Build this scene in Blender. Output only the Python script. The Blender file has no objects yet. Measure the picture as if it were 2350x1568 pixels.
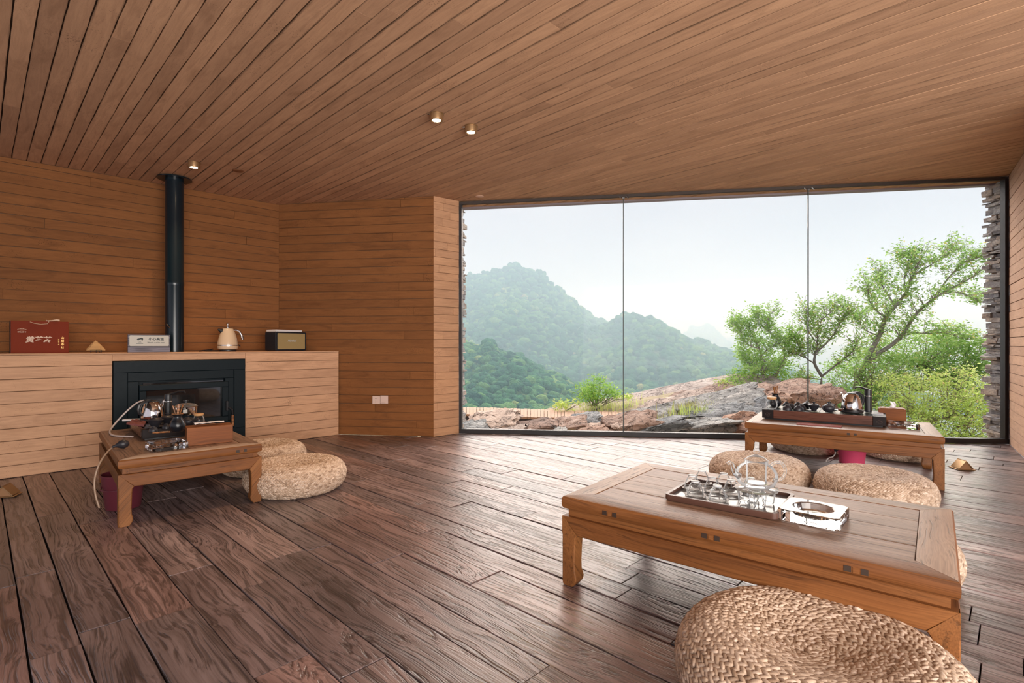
import bpy, bmesh, math, random
import numpy as np
from mathutils import Vector, Matrix
R = math.radians
random.seed(7); rng = np.random.RandomState(11)
sc = bpy.context.scene; C = sc.collection
# ------------------------------------------------------------------ camera
F, CX, HY = 1195.0, 1175.0, 792.0          # focal length and horizon in pixels of the 2350 x 1568 frame
cd = bpy.data.cameras.new('camera'); cam = bpy.data.objects.new('camera', cd); C.objects.link(cam)
cd.sensor_width = 36; cd.lens = F/2350*36; cd.shift_y = 8/2350; cd.clip_start = .05; cd.clip_end = 3000
cam.location = (0, 0, 1); cam.rotation_euler = (R(90), 0, 0); sc.camera = cam
# ------------------------------------------------------------------ colour management
vs = sc.view_settings; vs.view_transform = 'Standard'; vs.look = 'None'; vs.exposure = 0.1; vs.gamma = 1; vs.use_curve_mapping = False
# ------------------------------------------------------------------ sky: pale lavender overcast, soft clouds
w = bpy.data.worlds.new('sky'); sc.world = w; w.use_nodes = True; nt = w.node_tree; nt.nodes.clear()
def N(nt, t, **k):
    n = nt.nodes.new(t)
    for a, b in k.items(): setattr(n, a, b)
    return n
tc = N(nt, 'ShaderNodeTexCoord'); mp = N(nt, 'ShaderNodeMapping'); mp.inputs['Scale'].default_value = (1, 1, 2.2)
nz = N(nt, 'ShaderNodeTexNoise'); nz.inputs['Scale'].default_value = 2.6; nz.inputs['Detail'].default_value = 5; nz.inputs['Roughness'].default_value = .45
cr = N(nt, 'ShaderNodeValToRGB'); bg = N(nt, 'ShaderNodeBackground'); wo = N(nt, 'ShaderNodeOutputWorld')
el = cr.color_ramp.elements; el[0].position = .32; el[0].color = (.78, .76, .88, 1); el[1].position = .68; el[1].color = (.99, .94, 1, 1)
e = el.new(.5); e.color = (.87, .83, .93, 1)
bg.inputs['Strength'].default_value = .73
nt.links.new(tc.outputs['Generated'], mp.inputs[0]); nt.links.new(mp.outputs[0], nz.inputs['Vector']); nt.links.new(nz.outputs['Fac'], cr.inputs[0])
nt.links.new(cr.outputs[0], bg.inputs[0]); nt.links.new(bg.outputs[0], wo.inputs[0])
# ------------------------------------------------------------------ lights
def lamp(name, kind, loc, rot, energy, color, **k):
    d = bpy.data.lights.new(name, kind); d.energy = energy; d.color = color
    for a, b in k.items(): setattr(d, a, b)
    o = bpy.data.objects.new(name, d); C.objects.link(o); o.location = loc; o.rotation_euler = rot; return o
lamp('sun', 'SUN', (4, 20, 12), (R(-58), 0, R(-14)), 7.6, (1.0, .97, .94), angle=R(70))      # hazy sun beyond the window
lamp('room_fill', 'AREA', (2.4, -2.4, 1.5), (R(95), 0, R(14)), 385, (1.0, .94, .88), shape='RECTANGLE', size=5.0, size_y=2.2)   # added fill lamp, standing in for unseen windows behind the camera
lamp('room_fill', 'AREA', (1.6, -1.0, .25), (R(150), 0, R(-10)), 100, (1.0, .92, .84), shape='RECTANGLE', size=3.0, size_y=1.6)   # added up-light behind the camera, brightens ceiling and walls
cy = sc.cycles
cy.use_denoising = True; cy.use_adaptive_sampling = True; cy.adaptive_threshold = .035; cy.max_bounces = 8; cy.diffuse_bounces = 4; cy.glossy_bounces = 4; cy.transmission_bounces = 8; cy.transparent_max_bounces = 24
cy.caustics_reflective = False; cy.caustics_refractive = False; cy.sample_clamp_indirect = 6; cy.volume_bounces = 2

# ================================================================== helpers
def fl(px, py, z=0.0):
    """point at height z seen at a pixel of the photograph"""
    d = (1-z)*F/(py-HY); return Vector(((px-CX)/F*d, d, z))
def at(px, py, Y): return Vector(((px-CX)/F*Y, Y, 1-(py-HY)/F*Y))
def ceil_z(x, y): return 2.59+.0148*x+.008*y

class MB:
    def __init__(s): s.v = []; s.f = []
    def add(s, vs_, fs):
        o = len(s.v); s.v += [tuple(v) for v in vs_]; s.f += [tuple(i+o for i in f) for f in fs]; return s
    def box(s, cx, cy_, cz, sx, sy, sz, rz=0, b=0.0):
        hx, hy = sx/2, sy/2
        if b <= 0:
            p = [(-hx, -hy), (hx, -hy), (hx, hy), (-hx, hy)]; return s.prism([(x, y) for x, y in p], cz-sz/2, cz+sz/2, 0, (cx, cy_, rz))
        p = [(-hx+b, -hy), (hx-b, -hy), (hx, -hy+b), (hx, hy-b), (hx-b, hy), (-hx+b, hy), (-hx, hy-b), (-hx, -hy+b)]
        return s.prism(p, cz-sz/2, cz+sz/2, b*.7, (cx, cy_, rz), both=True)
    def prism(s, poly, z0, z1, ch=0.0, tr=(0, 0, 0), both=False, fn=None):
        """poly: ccw list of (x,y); ch: chamfer of the z1 side (and z0 side when both)"""
        c_, s_ = math.cos(tr[2]), math.sin(tr[2]); n = len(poly)
        ins = inset(poly, ch) if ch > 0 else poly
        rings = []
        if both and ch > 0: rings.append((ins, z0)); rings.append((poly, z0+ch*math.copysign(1, z1-z0)))
        else: rings.append((poly, z0))
        if ch > 0: rings.append((poly, z1-ch*math.copysign(1, z1-z0)))
        rings.append((ins, z1))
        V = []
        for P, z in rings:
            for x, y in P:
                q = (tr[0]+x*c_-y*s_, tr[1]+x*s_+y*c_, z); V.append(fn(*q) if fn else q)
        Fs = [tuple(reversed(range(n)))]
        for k in range(len(rings)-1):
            for i in range(n):
                j = (i+1) % n; Fs.append((k*n+i, k*n+j, (k+1)*n+j, (k+1)*n+i))
        Fs.append(tuple((len(rings)-1)*n+i for i in range(n)))
        return s.add(V, Fs)
    def lathe(s, prof, seg=28, c=(0, 0, 0), sx=1, sy=1, caps=True):
        V = []; Fs = []; n = len(prof)
        for r, z in prof:
            for k in range(seg):
                a = 2*math.pi*k/seg; V.append((c[0]+r*sx*math.cos(a), c[1]+r*sy*math.sin(a), c[2]+z))
        for i in range(n-1):
            for k in range(seg):
                j = (k+1) % seg; Fs.append((i*seg+k, i*seg+j, (i+1)*seg+j, (i+1)*seg+k))
        if caps and prof[0][0] > 1e-5 and prof[0] != prof[-1]: Fs.append(tuple(reversed(range(seg))))
        if caps and prof[-1][0] > 1e-5 and prof[0] != prof[-1]: Fs.append(tuple((n-1)*seg+k for k in range(seg)))
        return s.add(V, Fs)
    def tube(s, pts, r, seg=8, flat=1.0):
        pts = [Vector(p) for p in pts]; n = len(pts); rs = r if isinstance(r, (list, tuple)) else [r]*n
        V = []; Fs = []; up = Vector((0, 0, 1)); prev = None
        for i, p in enumerate(pts):
            t = (pts[min(i+1, n-1)]-pts[max(i-1, 0)]).normalized()
            if prev is None:
                a = t.cross(up)
                if a.length < 1e-3: a = t.cross(Vector((1, 0, 0)))
                a.normalize()
            else:
                a = (prev-t*prev.dot(t))
                a = a.normalized() if a.length > 1e-6 else t.orthogonal().normalized()
            prev = a; b = t.cross(a)
            for k in range(seg):
                an = 2*math.pi*k/seg; V.append(p+a*(rs[i]*math.cos(an))+b*(rs[i]*flat*math.sin(an)))
        for i in range(n-1):
            for k in range(seg):
                j = (k+1) % seg; Fs.append((i*seg+k, i*seg+j, (i+1)*seg+j, (i+1)*seg+k))
        Fs.append(tuple(reversed(range(seg)))); Fs.append(tuple((n-1)*seg+k for k in range(seg)))
        return s.add(V, Fs)
    def mesh(s, name, smooth=35, fix=True):
        me = bpy.data.meshes.new(name); me.from_pydata(s.v, [], s.f)
        if fix:
            bm = bmesh.new(); bm.from_mesh(me); bmesh.ops.remove_doubles(bm, verts=bm.verts, dist=1e-6); bmesh.ops.recalc_face_normals(bm, faces=bm.faces); bm.to_mesh(me); bm.free()
        if smooth is not None and len(me.polygons):
            me.polygons.foreach_set('use_smooth', [True]*len(me.polygons))
            if smooth < 180: me.set_sharp_from_angle(angle=R(smooth))
        return me
    def build(s, name, m=None, parent=None, loc=None, rz=0, smooth=35, recenter=False, fix=True):
        if recenter and s.v:
            a = np.array(s.v); c = (a.min(0)+a.max(0))/2; s.v = [tuple(v) for v in a-c]; loc = tuple(c)
        me = s.mesh(name, smooth, fix)
        if m: me.materials.append(m)
        o = bpy.data.objects.new(name, me); C.objects.link(o)
        if parent: o.parent = parent
        if loc is not None: o.location = loc
        if rz: o.rotation_euler = (0, 0, rz)
        return o
def smooth_path(P, k=5):
    P = [Vector(p) for p in P]; n = len(P); Q = []
    for i in range(n-1):
        p0, p1, p2, p3 = P[max(i-1, 0)], P[i], P[i+1], P[min(i+2, n-1)]
        for j in range(k): u = j/k; Q.append(.5*((2*p1)+(p2-p0)*u+(2*p0-5*p1+4*p2-p3)*u*u+(3*p1-p0-3*p2+p3)*u**3))
    return Q+[P[-1]]
def inset(poly, d):
    n = len(poly); out = []
    for i in range(n):
        p0 = Vector(poly[i-1]); p = Vector(poly[i]); p1 = Vector(poly[(i+1) % n])
        e0 = (p-p0); e1 = (p1-p)
        if e0.length < 1e-9 or e1.length < 1e-9: out.append(tuple(p)); continue
        e0.normalize(); e1.normalize(); n0 = Vector((-e0.y, e0.x)); n1 = Vector((-e1.y, e1.x)); m = n0+n1
        if m.length < 1e-6: m = n0
        m.normalize(); k = d/max(.4, m.dot(n0)); q = p+m*k; out.append((q.x, q.y))
    return out
def clip(poly, n, c):
    out = []
    for i in range(len(poly)):
        a = poly[i]; b = poly[(i+1) % len(poly)]; da = n[0]*a[0]+n[1]*a[1]-c; db = n[0]*b[0]+n[1]*b[1]-c
        if da <= 0: out.append(a)
        if (da < 0 < db) or (db < 0 < da):
            t = da/(da-db); out.append((a[0]+(b[0]-a[0])*t, a[1]+(b[1]-a[1])*t))
    return out
def area(p): return abs(sum(p[i][0]*p[(i+1) % len(p)][1]-p[(i+1) % len(p)][0]*p[i][1] for i in range(len(p))))/2
def wobble(poly, step, amp):
    out = []; n = len(poly)
    for i in range(n):
        a = poly[i]; b = poly[(i+1) % n]; L = math.dist(a, b); k = max(1, int(L/step)); out.append(a)
        nx, ny = -(b[1]-a[1])/max(L, 1e-9), (b[0]-a[0])/max(L, 1e-9)
        for j in range(1, k):
            t = j/k; d = random.uniform(0, amp); out.append((a[0]+(b[0]-a[0])*t+nx*d, a[1]+(b[1]-a[1])*t+ny*d))
    return out
def tag(o, label=None, cat=None, group=None, kind=None):
    if label: o['label'] = label
    if cat: o['category'] = cat
    if group: o['group'] = group
    if kind: o['kind'] = kind
    return o
def thing(name, label, cat, loc=(0, 0, 0), rz=0, group=None, kind=None):
    o = bpy.data.objects.new(name, None); C.objects.link(o); o.location = loc; o.rotation_euler = (0, 0, rz); o.empty_display_size = .05
    return tag(o, label, cat, group, kind)
def dup(root, loc, rz=0, label=None, group=None, cat=None):
    def cp(o, par):
        c = o.copy(); C.objects.link(c)
        if par: c.parent = par
        for ch in kids.get(o.name, []): cp(ch, c)
        return c
    kids = {}
    for o in list(root.children_recursive): kids.setdefault(o.parent.name, []).append(o)
    r = cp(root, None); r.location = loc; r.rotation_euler = (0, 0, rz)
    if label: r['label'] = label
    if group: r['group'] = group
    return r
FONT = None
try:
    import os
    fp = os.path.join(bpy.utils.resource_path('LOCAL'), 'datafiles', 'fonts', 'Noto Sans CJK Regular.woff2')
except Exception: pass
def text(name, body, size, m, parent, loc, rot, shear=0, ext=.0006, align='CENTER', bold=0.0, sx=1, line=1.0):
    cu = bpy.data.curves.new(name, 'FONT'); cu.body = body; cu.size = size; cu.align_x = align; cu.align_y = 'CENTER'; cu.extrude = ext; cu.shear = shear; cu.offset = bold; cu.space_line = line
    cu.resolution_u = 3; cu.materials.append(m)
    tmp = bpy.data.objects.new(name, cu); C.objects.link(tmp); bpy.context.view_layer.update()
    me = bpy.data.meshes.new_from_object(tmp.evaluated_get(bpy.context.evaluated_depsgraph_get())); bpy.data.objects.remove(tmp)
    if not me.materials: me.materials.append(m)
    o = bpy.data.objects.new(name, me); C.objects.link(o); o.parent = parent; o.location = loc; o.rotation_euler = rot; o.scale = (sx, 1, 1); return o

# ================================================================== materials
MATS = {}
def mat(name, col, rough=.5, metal=0, **k):
    m = bpy.data.materials.new(name); m.use_nodes = True; b = m.node_tree.nodes['Principled BSDF']
    b.inputs['Base Color'].default_value = (*col, 1); b.inputs['Roughness'].default_value = rough; b.inputs['Metallic'].default_value = metal
    for a, v in k.items(): b.inputs[a].default_value = v
    # a little procedural variation on every plain material
    nt = m.node_tree; t = N(nt, 'ShaderNodeTexCoord'); n = N(nt, 'ShaderNodeTexNoise'); n.inputs['Scale'].default_value = 60; n.inputs['Detail'].default_value = 3
    mr = N(nt, 'ShaderNodeMapRange'); mr.inputs['To Min'].default_value = max(0, rough*.85); mr.inputs['To Max'].default_value = min(1, rough*1.15+.01)
    nt.links.new(t.outputs['Object'], n.inputs['Vector']); nt.links.new(n.outputs['Fac'], mr.inputs['Value']); nt.links.new(mr.outputs[0], b.inputs['Roughness'])
    return m
def coords(nt, rnd=40.0, scale=(1, 1, 1)):
    t = N(nt, 'ShaderNodeTexCoord'); oi = N(nt, 'ShaderNodeObjectInfo'); cb = N(nt, 'ShaderNodeCombineXYZ')
    m1 = N(nt, 'ShaderNodeMath', operation='MULTIPLY'); m1.inputs[1].default_value = rnd
    m2 = N(nt, 'ShaderNodeMath', operation='MULTIPLY'); m2.inputs[1].default_value = rnd*3.7
    for m in (m1, m2): nt.links.new(oi.outputs['Random'], m.inputs[0])
    nt.links.new(m1.outputs[0], cb.inputs[0]); nt.links.new(m2.outputs[0], cb.inputs[1]); nt.links.new(m1.outputs[0], cb.inputs[2])
    ad = N(nt, 'ShaderNodeVectorMath', operation='ADD'); nt.links.new(t.outputs['Object'], ad.inputs[0]); nt.links.new(cb.outputs[0], ad.inputs[1])
    return ad.outputs[0], oi.outputs['Random']
def noise(nt, vec, scale, detail=4, rough=.55, sc3=None, dist=0):
    if sc3:
        mp = N(nt, 'ShaderNodeMapping'); mp.inputs['Scale'].default_value = sc3; nt.links.new(vec, mp.inputs[0]); vec = mp.outputs[0]
    n = N(nt, 'ShaderNodeTexNoise'); n.inputs['Scale'].default_value = scale; n.inputs['Detail'].default_value = detail; n.inputs['Roughness'].default_value = rough; n.inputs['Distortion'].default_value = dist
    nt.links.new(vec, n.inputs['Vector']); return n.outputs['Fac']
def ramp(nt, fac, stops):
    r = N(nt, 'ShaderNodeValToRGB'); nt.links.new(fac, r.inputs[0]); e = r.color_ramp.elements
    e[0].position, e[0].color = stops[0][0], (*stops[0][1], 1); e[1].position, e[1].color = stops[-1][0], (*stops[-1][1], 1)
    for p, c in stops[1:-1]: x = e.new(p); x.color = (*c, 1)
    return r.outputs[0]
def mix(nt, a, b, fac, mode='MIX'):
    m = N(nt, 'ShaderNodeMix', data_type='RGBA', blend_type=mode)
    for s, i in ((a, 6), (b, 7)):
        if hasattr(s, 'is_output') or hasattr(s, 'links'): nt.links.new(s, m.inputs[i])
        else: m.inputs[i].default_value = (*s, 1)
    if hasattr(fac, 'links'): nt.links.new(fac, m.inputs[0])
    else: m.inputs[0].default_value = fac
    return m.outputs[2]
def math_(nt, op, a, b=None, cl=False):
    m = N(nt, 'ShaderNodeMath', operation=op); m.use_clamp = cl
    for i, s in enumerate((a, b)):
        if s is None: continue
        if hasattr(s, 'links'): nt.links.new(s, m.inputs[i])
        else: m.inputs[i].default_value = s
    return m.outputs[0]
def bump(nt, h, strength, dist, b):
    n = N(nt, 'ShaderNodeBump'); n.inputs['Strength'].default_value = strength; n.inputs['Distance'].default_value = dist
    nt.links.new(h, n.inputs['Height']); nt.links.new(n.outputs[0], b.inputs['Normal'])
def newmat(name):
    m = bpy.data.materials.new(name); m.use_nodes = True; return m, m.node_tree, m.node_tree.nodes['Principled BSDF']

def concrete(name, base, dark, var=.07, across=None, half=.045, rim=.95):
    """earth-coloured concrete with the faint wood print of its shuttering boards"""
    m, nt, b = newmat(name); v, rnd = coords(nt)
    mott = noise(nt, v, 1.6, 6, .62, (1, 2.2, 2.2)); grain = noise(nt, v, 7, 5, .62, (.4, 4, 4), 1.6); fine = noise(nt, v, 140, 3, .6); stain = noise(nt, v, 3.2, 5, .65, (.7, 3, 3), .8)
    vo = N(nt, 'ShaderNodeTexVoronoi'); vo.inputs['Scale'].default_value = 95; nt.links.new(v, vo.inputs['Vector'])
    sel = noise(nt, v, 5, 2); thr = math_(nt, 'MULTIPLY', math_(nt, 'POWER', sel, 3.2), .85)
    pit = math_(nt, 'LESS_THAN', vo.outputs['Distance'], thr)
    col = ramp(nt, mott, [(.25, tuple(a*.6+c*.4 for a, c in zip(base, dark))), (.5, tuple(a*.85+c*.15 for a, c in zip(base, dark))), (.75, base)])
    col = mix(nt, col, ramp(nt, grain, [(.3, (.80, .77, .74)), (.6, (1.04, 1.03, 1.0))]), .7, 'MULTIPLY')
    col = mix(nt, col, dark, math_(nt, 'MULTIPLY', ramp(nt, stain, [(.52, (0, 0, 0)), (.72, (1, 1, 1))]), .55))
    col = mix(nt, col, ramp(nt, rnd, [(0, (1-var, 1-var*1.1, 1-var*1.2)), (1, (1.04, 1.03, 1.0))]), 1, 'MULTIPLY')
    pf = math_(nt, 'MULTIPLY', pit, .55)
    col = mix(nt, col, tuple(x*.4 for x in dark), pf)
    if across:   # darker rims where boards met: joint staining plus painted shade of the board lips
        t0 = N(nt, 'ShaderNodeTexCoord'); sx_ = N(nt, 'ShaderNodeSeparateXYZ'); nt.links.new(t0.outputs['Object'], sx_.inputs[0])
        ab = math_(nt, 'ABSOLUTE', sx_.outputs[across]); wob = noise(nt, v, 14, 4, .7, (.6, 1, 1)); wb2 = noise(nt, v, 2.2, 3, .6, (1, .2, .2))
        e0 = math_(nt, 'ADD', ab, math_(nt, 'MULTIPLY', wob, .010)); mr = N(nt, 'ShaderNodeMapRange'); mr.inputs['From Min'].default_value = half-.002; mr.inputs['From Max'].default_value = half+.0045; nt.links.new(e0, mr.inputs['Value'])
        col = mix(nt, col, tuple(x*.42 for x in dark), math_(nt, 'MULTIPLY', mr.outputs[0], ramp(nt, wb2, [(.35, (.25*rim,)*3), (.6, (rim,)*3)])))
    nt.links.new(col, b.inputs['Base Color']); b.inputs['Roughness'].default_value = .8; b.inputs['Specular IOR Level'].default_value = .25
    h = math_(nt, 'ADD', math_(nt, 'MULTIPLY', grain, .6), math_(nt, 'MULTIPLY', fine, .4)); h = math_(nt, 'SUBTRACT', h, math_(nt, 'MULTIPLY', pit, .8))
    bump(nt, h, .6, .003, b); return m
def wood(name, stops, rough=(.4, .6), ring=26, dist=7, bumpd=.003, bstr=.8, crack=.0, stretch=.16, tint=None, groove=.45, gdark=.35):
    """weathered grain along local x: fine irregular lines that bend round warps and knots"""
    m, nt, b = newmat(name); v, rnd = coords(nt, 23.0)
    wp = noise(nt, v, 1.5, 2, .5, (.75, 2.4, 2.4)); wp2 = noise(nt, v, 6, 2, .5, (.5, 1.5, 1.5))
    w_ = math_(nt, 'ADD', math_(nt, 'MULTIPLY', wp, .022*dist), math_(nt, 'MULTIPLY', wp2, .0022*dist))
    cb = N(nt, 'ShaderNodeCombineXYZ'); nt.links.new(w_, cb.inputs[1]); nt.links.new(w_, cb.inputs[2])
    ad = N(nt, 'ShaderNodeVectorMath', operation='ADD'); nt.links.new(v, ad.inputs[0]); nt.links.new(cb.outputs[0], ad.inputs[1]); u = ad.outputs[0]
    ln = noise(nt, u, 1.0, 2.5, .6, (1.1, ring*4.2, ring*4.2)); ln2 = noise(nt, u, 1.0, 2, .5, (2.5, ring*13, ring*13))
    band = noise(nt, u, 1.0, 3, .6, (.6, ring*.8, ring*.8)); g2 = noise(nt, v, 2.6, 4, .6, (.5, 1.4, 1.4)); tone = noise(nt, v, 1.1, 3, .5, (.6, 2, 2))
    col = ramp(nt, math_(nt, 'ADD', math_(nt, 'MULTIPLY', band, .5), math_(nt, 'MULTIPLY', g2, .5)), stops)
    gl = ramp(nt, ln, [(groove, (gdark,)*3), (groove+.13, (1, 1, 1))])
    col = mix(nt, col, gl, .85, 'MULTIPLY'); col = mix(nt, col, ramp(nt, ln2, [(.35, (.72, .70, .68)), (.6, (1.06, 1.06, 1.06))]), .7, 'MULTIPLY')
    if tint:
        col = mix(nt, col, ramp(nt, rnd, tint), 1, 'MULTIPLY')
        col = mix(nt, col, ramp(nt, tone, [(.35, (.75, .74, .76)), (.65, (1.12, 1.1, 1.08))]), .8, 'MULTIPLY')
    nt.links.new(col, b.inputs['Base Color'])
    rr = N(nt, 'ShaderNodeMapRange'); rr.inputs['To Min'].default_value = rough[0]; rr.inputs['To Max'].default_value = rough[1]; nt.links.new(ln2, rr.inputs['Value']); nt.links.new(rr.outputs[0], b.inputs['Roughness'])
    h = math_(nt, 'ADD', math_(nt, 'MULTIPLY', math_(nt, 'MINIMUM', ln, groove+.12), 2.6), math_(nt, 'ADD', math_(nt, 'MULTIPLY', band, .5), math_(nt, 'MULTIPLY', ln2, .25)))
    bump(nt, h, bstr, bumpd, b); return m

M = {}
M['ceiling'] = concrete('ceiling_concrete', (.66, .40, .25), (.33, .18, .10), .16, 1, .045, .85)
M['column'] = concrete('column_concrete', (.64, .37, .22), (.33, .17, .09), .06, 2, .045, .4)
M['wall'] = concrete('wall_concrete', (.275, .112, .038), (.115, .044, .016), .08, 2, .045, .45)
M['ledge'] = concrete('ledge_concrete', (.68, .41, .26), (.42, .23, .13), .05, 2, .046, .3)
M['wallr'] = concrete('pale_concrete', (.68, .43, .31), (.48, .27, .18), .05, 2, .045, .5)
M['joint'] = mat('joint_shadow', (.17, .088, .045), .9)
M['jointd'] = mat('deep_joint', (.045, .022, .011), .9)
M['floor'] = wood('floor_wood', [(.3, (.115, .088, .084)), (.5, (.225, .175, .168)), (.7, (.38, .31, .30))], (.24, .42), 17, 11, .005, .9,
                  tint=[(0, (.58, .60, .64)), (.15, (1.1, .95, .92)), (.35, (.8, .78, .80)), (.5, (1.25, .98, .9)), (.65, (.66, .67, .72)), (.8, (1.05, .93, .92)), (1, (1.4, 1.25, 1.2))], groove=.40, gdark=.30)
M['floor'].node_tree.nodes['Principled BSDF'].inputs['Specular IOR Level'].default_value = .85
M['gap'] = mat('floor_gap', (.012, .008, .007), .9)
M['table'] = wood('table_wood', [(.3, (.12, .040, .011)), (.55, (.225, .083, .024)), (.8, (.33, .135, .042))], (.4, .58), 20, 5, .0016, .5, groove=.3, gdark=.5)
M['tabletop'] = wood('tabletop_wood', [(.3, (.15, .080, .050)), (.55, (.30, .175, .115)), (.8, (.44, .28, .19))], (.36, .52), 34, 4, .002, .7, groove=.35, gdark=.42)
M['tableend'] = wood('end_board_wood', [(.3, (.25, .15, .10)), (.55, (.42, .29, .21)), (.8, (.52, .38, .29))], (.4, .55), 24, 12, .003, .8, groove=.3, gdark=.3)
M['table'].node_tree.nodes['Principled BSDF'].inputs['Specular IOR Level'].default_value = .28
M['tenon'] = mat('dark_tenon', (.035, .018, .010), .6)
M['box'] = wood('teak_box_wood', [(.3, (.13, .038, .010)), (.55, (.25, .080, .022)), (.8, (.34, .12, .038))], (.4, .55), 14, 6, .0003, .3, groove=.3, gdark=.6); M['box'].node_tree.nodes['Principled BSDF'].inputs['Specular IOR Level'].default_value = .2
M['traywood'] = wood('tray_wood', [(.3, (.06, .022, .014)), (.55, (.13, .045, .026)), (.8, (.19, .07, .04))], (.22, .35), 14, 4, .0003, .3, groove=.3, gdark=.6)
M['walnut'] = mat('walnut_tray', (.105, .05, .036), .35)
M['slate'] = mat('tray_inlay', (.14, .14, .15), .12, 0)
M['blackgloss'] = mat('black_gloss', (.008, .009, .012), .28)
M['black'] = mat('black_plastic', (.015, .015, .017), .35)
M['iron'] = mat('stove_black', (.0025, .009, .013), .5, 0, **{'Specular IOR Level': .22})
M['pipe'] = mat('pipe_black', (.004, .012, .018), .22)
M['clay'] = mat('dark_clay', (.022, .021, .026), .42)
M['frame'] = mat('window_frame_metal', (.025, .024, .026), .4)
M['steel'] = mat('polished_steel', (.72, .68, .66), .07, 1)
M['chrome'] = mat('chrome', (.8, .8, .8), .1, 1)
M['cream'] = mat('cream_enamel', (.66, .50, .34), .22)
M['white'] = mat('white_plastic', (.75, .70, .68), .4)
M['plate'] = mat('switch_plastic', (.72, .55, .48), .35)
M['paper'] = mat('tissue_paper', (.85, .83, .86), .9)
M['pink'] = mat('pink_plastic', (.90, .10, .22), .4, 0)
M['purple'] = mat('plum_plastic', (.13, .022, .035), .4)
M['cloth'] = mat('brown_cloth', (.17, .05, .04), .95)
M['rose'] = mat('rose_cloth', (.27, .085, .075), .95)
M['brass'] = mat('aged_brass', (.42, .26, .13), .4, .75)
M['brassd'] = mat('brass_cover', (.36, .19, .09), .5, .3)
M['hose'] = mat('pale_hose', (.55, .46, .42), .35)
M['hoset'] = mat('amber_hose', (.40, .26, .17), .35)
M['red'] = mat('gift_red', (.19, .030, .012), .7, 0, **{'Specular IOR Level': .15})
M['redside'] = mat('gift_side', (.02, .012, .010), .5)
M['gold'] = mat('gold_print', (.72, .42, .12), .4, .3)
M['silver'] = mat('pale_print', (.66, .48, .36), .5)
M['signbg'] = mat('sign_plate', (.52, .50, .44), .4)
M['signwood'] = wood('grey_board', [(.3, (.12, .12, .15)), (.7, (.26, .25, .31))], (.6, .8), 22, 3, .0006, .5)
M['ink'] = mat('sign_ink', (.02, .03, .03), .5)
M['grille'] = mat('speaker_grille', (.36, .26, .11), .6)
M['vinyl'] = mat('speaker_vinyl', (.006, .010, .016), .5)
M['stonec'] = concrete('display_stone', (.62, .38, .17), (.30, .13, .05))
M['clip'] = mat('glass_clip', (.3, .3, .3), .3, 1)
M['head'] = mat('head_channel', (.055, .042, .036), .85)
M['seal'] = mat('glass_joint', (.03, .04, .035), .5)
M['woodlid'] = mat('bamboo_lid', (.55, .30, .13), .5)
M['tool'] = wood('tea_tool_wood', [(.3, (.30, .10, .03)), (.7, (.52, .24, .09))], (.3, .5), 20, 3, .0004, .3)
M['screen'] = mat('control_panel', (.55, .58, .66), .2)
M['lens'] = None
def emis(name, col, s):
    m = bpy.data.materials.new(name); m.use_nodes = True; nt = m.node_tree; nt.nodes.clear()
    e = N(nt, 'ShaderNodeEmission'); e.inputs[0].default_value = (*col, 1); e.inputs[1].default_value = s; o = N(nt, 'ShaderNodeOutputMaterial'); nt.links.new(e.outputs[0], o.inputs[0]); return m
M['lens'] = emis('lamp_lens', (1, .72, .42), 30)
def thinglass(name, tint=(1, 1, 1), refl=.9, edge=.35, rough=.0, fres=1.45, pw=8.0):
    m = bpy.data.materials.new(name); m.use_nodes = True; nt = m.node_tree; nt.nodes.clear()
    t = N(nt, 'ShaderNodeBsdfTransparent'); t.inputs[0].default_value = (*tint, 1); g = N(nt, 'ShaderNodeBsdfGlossy'); g.inputs['Color'].default_value = (refl, refl, refl, 1); g.inputs['Roughness'].default_value = rough
    f = N(nt, 'ShaderNodeFresnel'); f.inputs['IOR'].default_value = fres; lw = N(nt, 'ShaderNodeLayerWeight'); lw.inputs[0].default_value = .25
    k = math_(nt, 'ADD', f.outputs[0], math_(nt, 'MULTIPLY', math_(nt, 'POWER', lw.outputs['Facing'], pw), edge), True)
    if edge > 0:  # whitish rim mixed in: bright edge highlights put into the glass colour
        df = N(nt, 'ShaderNodeBsdfTranslucent'); df.inputs[0].default_value = (.85, .88, .9, 1); d2 = N(nt, 'ShaderNodeBsdfDiffuse'); d2.inputs[0].default_value = (.9, .92, .94, 1)
        ma = N(nt, 'ShaderNodeMixShader'); nt.links.new(df.outputs[0], ma.inputs[1]); nt.links.new(d2.outputs[0], ma.inputs[2]); mb_ = N(nt, 'ShaderNodeMixShader'); mb_.inputs[0].default_value = .7; nt.links.new(ma.outputs[0], mb_.inputs[1]); nt.links.new(g.outputs[0], mb_.inputs[2]); g = mb_
    mx = N(nt, 'ShaderNodeMixShader'); nt.links.new(k, mx.inputs[0]); nt.links.new(t.outputs[0], mx.inputs[1]); nt.links.new(g.outputs[0], mx.inputs[2])
    o = N(nt, 'ShaderNodeOutputMaterial'); nt.links.new(mx.outputs[0], o.inputs[0]); return m
M['pane'] = thinglass('window_glass', (.985, .995, .99), .8, 0, 0, 1.10)
M['glass'] = thinglass('thin_glass', (.985, .99, .99), 1.0, .70, .02, 1.16, 7.0)
M['rod'] = thinglass('glass_rod', (.97, .98, .98), 1.0, .75, .02, 1.45, 2.0)
M['stoveglass'] = mat('stove_glass', (.012, .013, .014), .03, 0); M['stoveglass'].node_tree.nodes['Principled BSDF'].inputs['Specular IOR Level'].default_value = 1.0
m, nt, b = newmat('crystal'); b.inputs['Base Color'].default_value = (1, 1, 1, 1); b.inputs['Roughness'].default_value = 0.0; b.inputs['Transmission Weight'].default_value = 1; b.inputs['IOR'].default_value = 1.5; M['crystal'] = m
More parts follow.
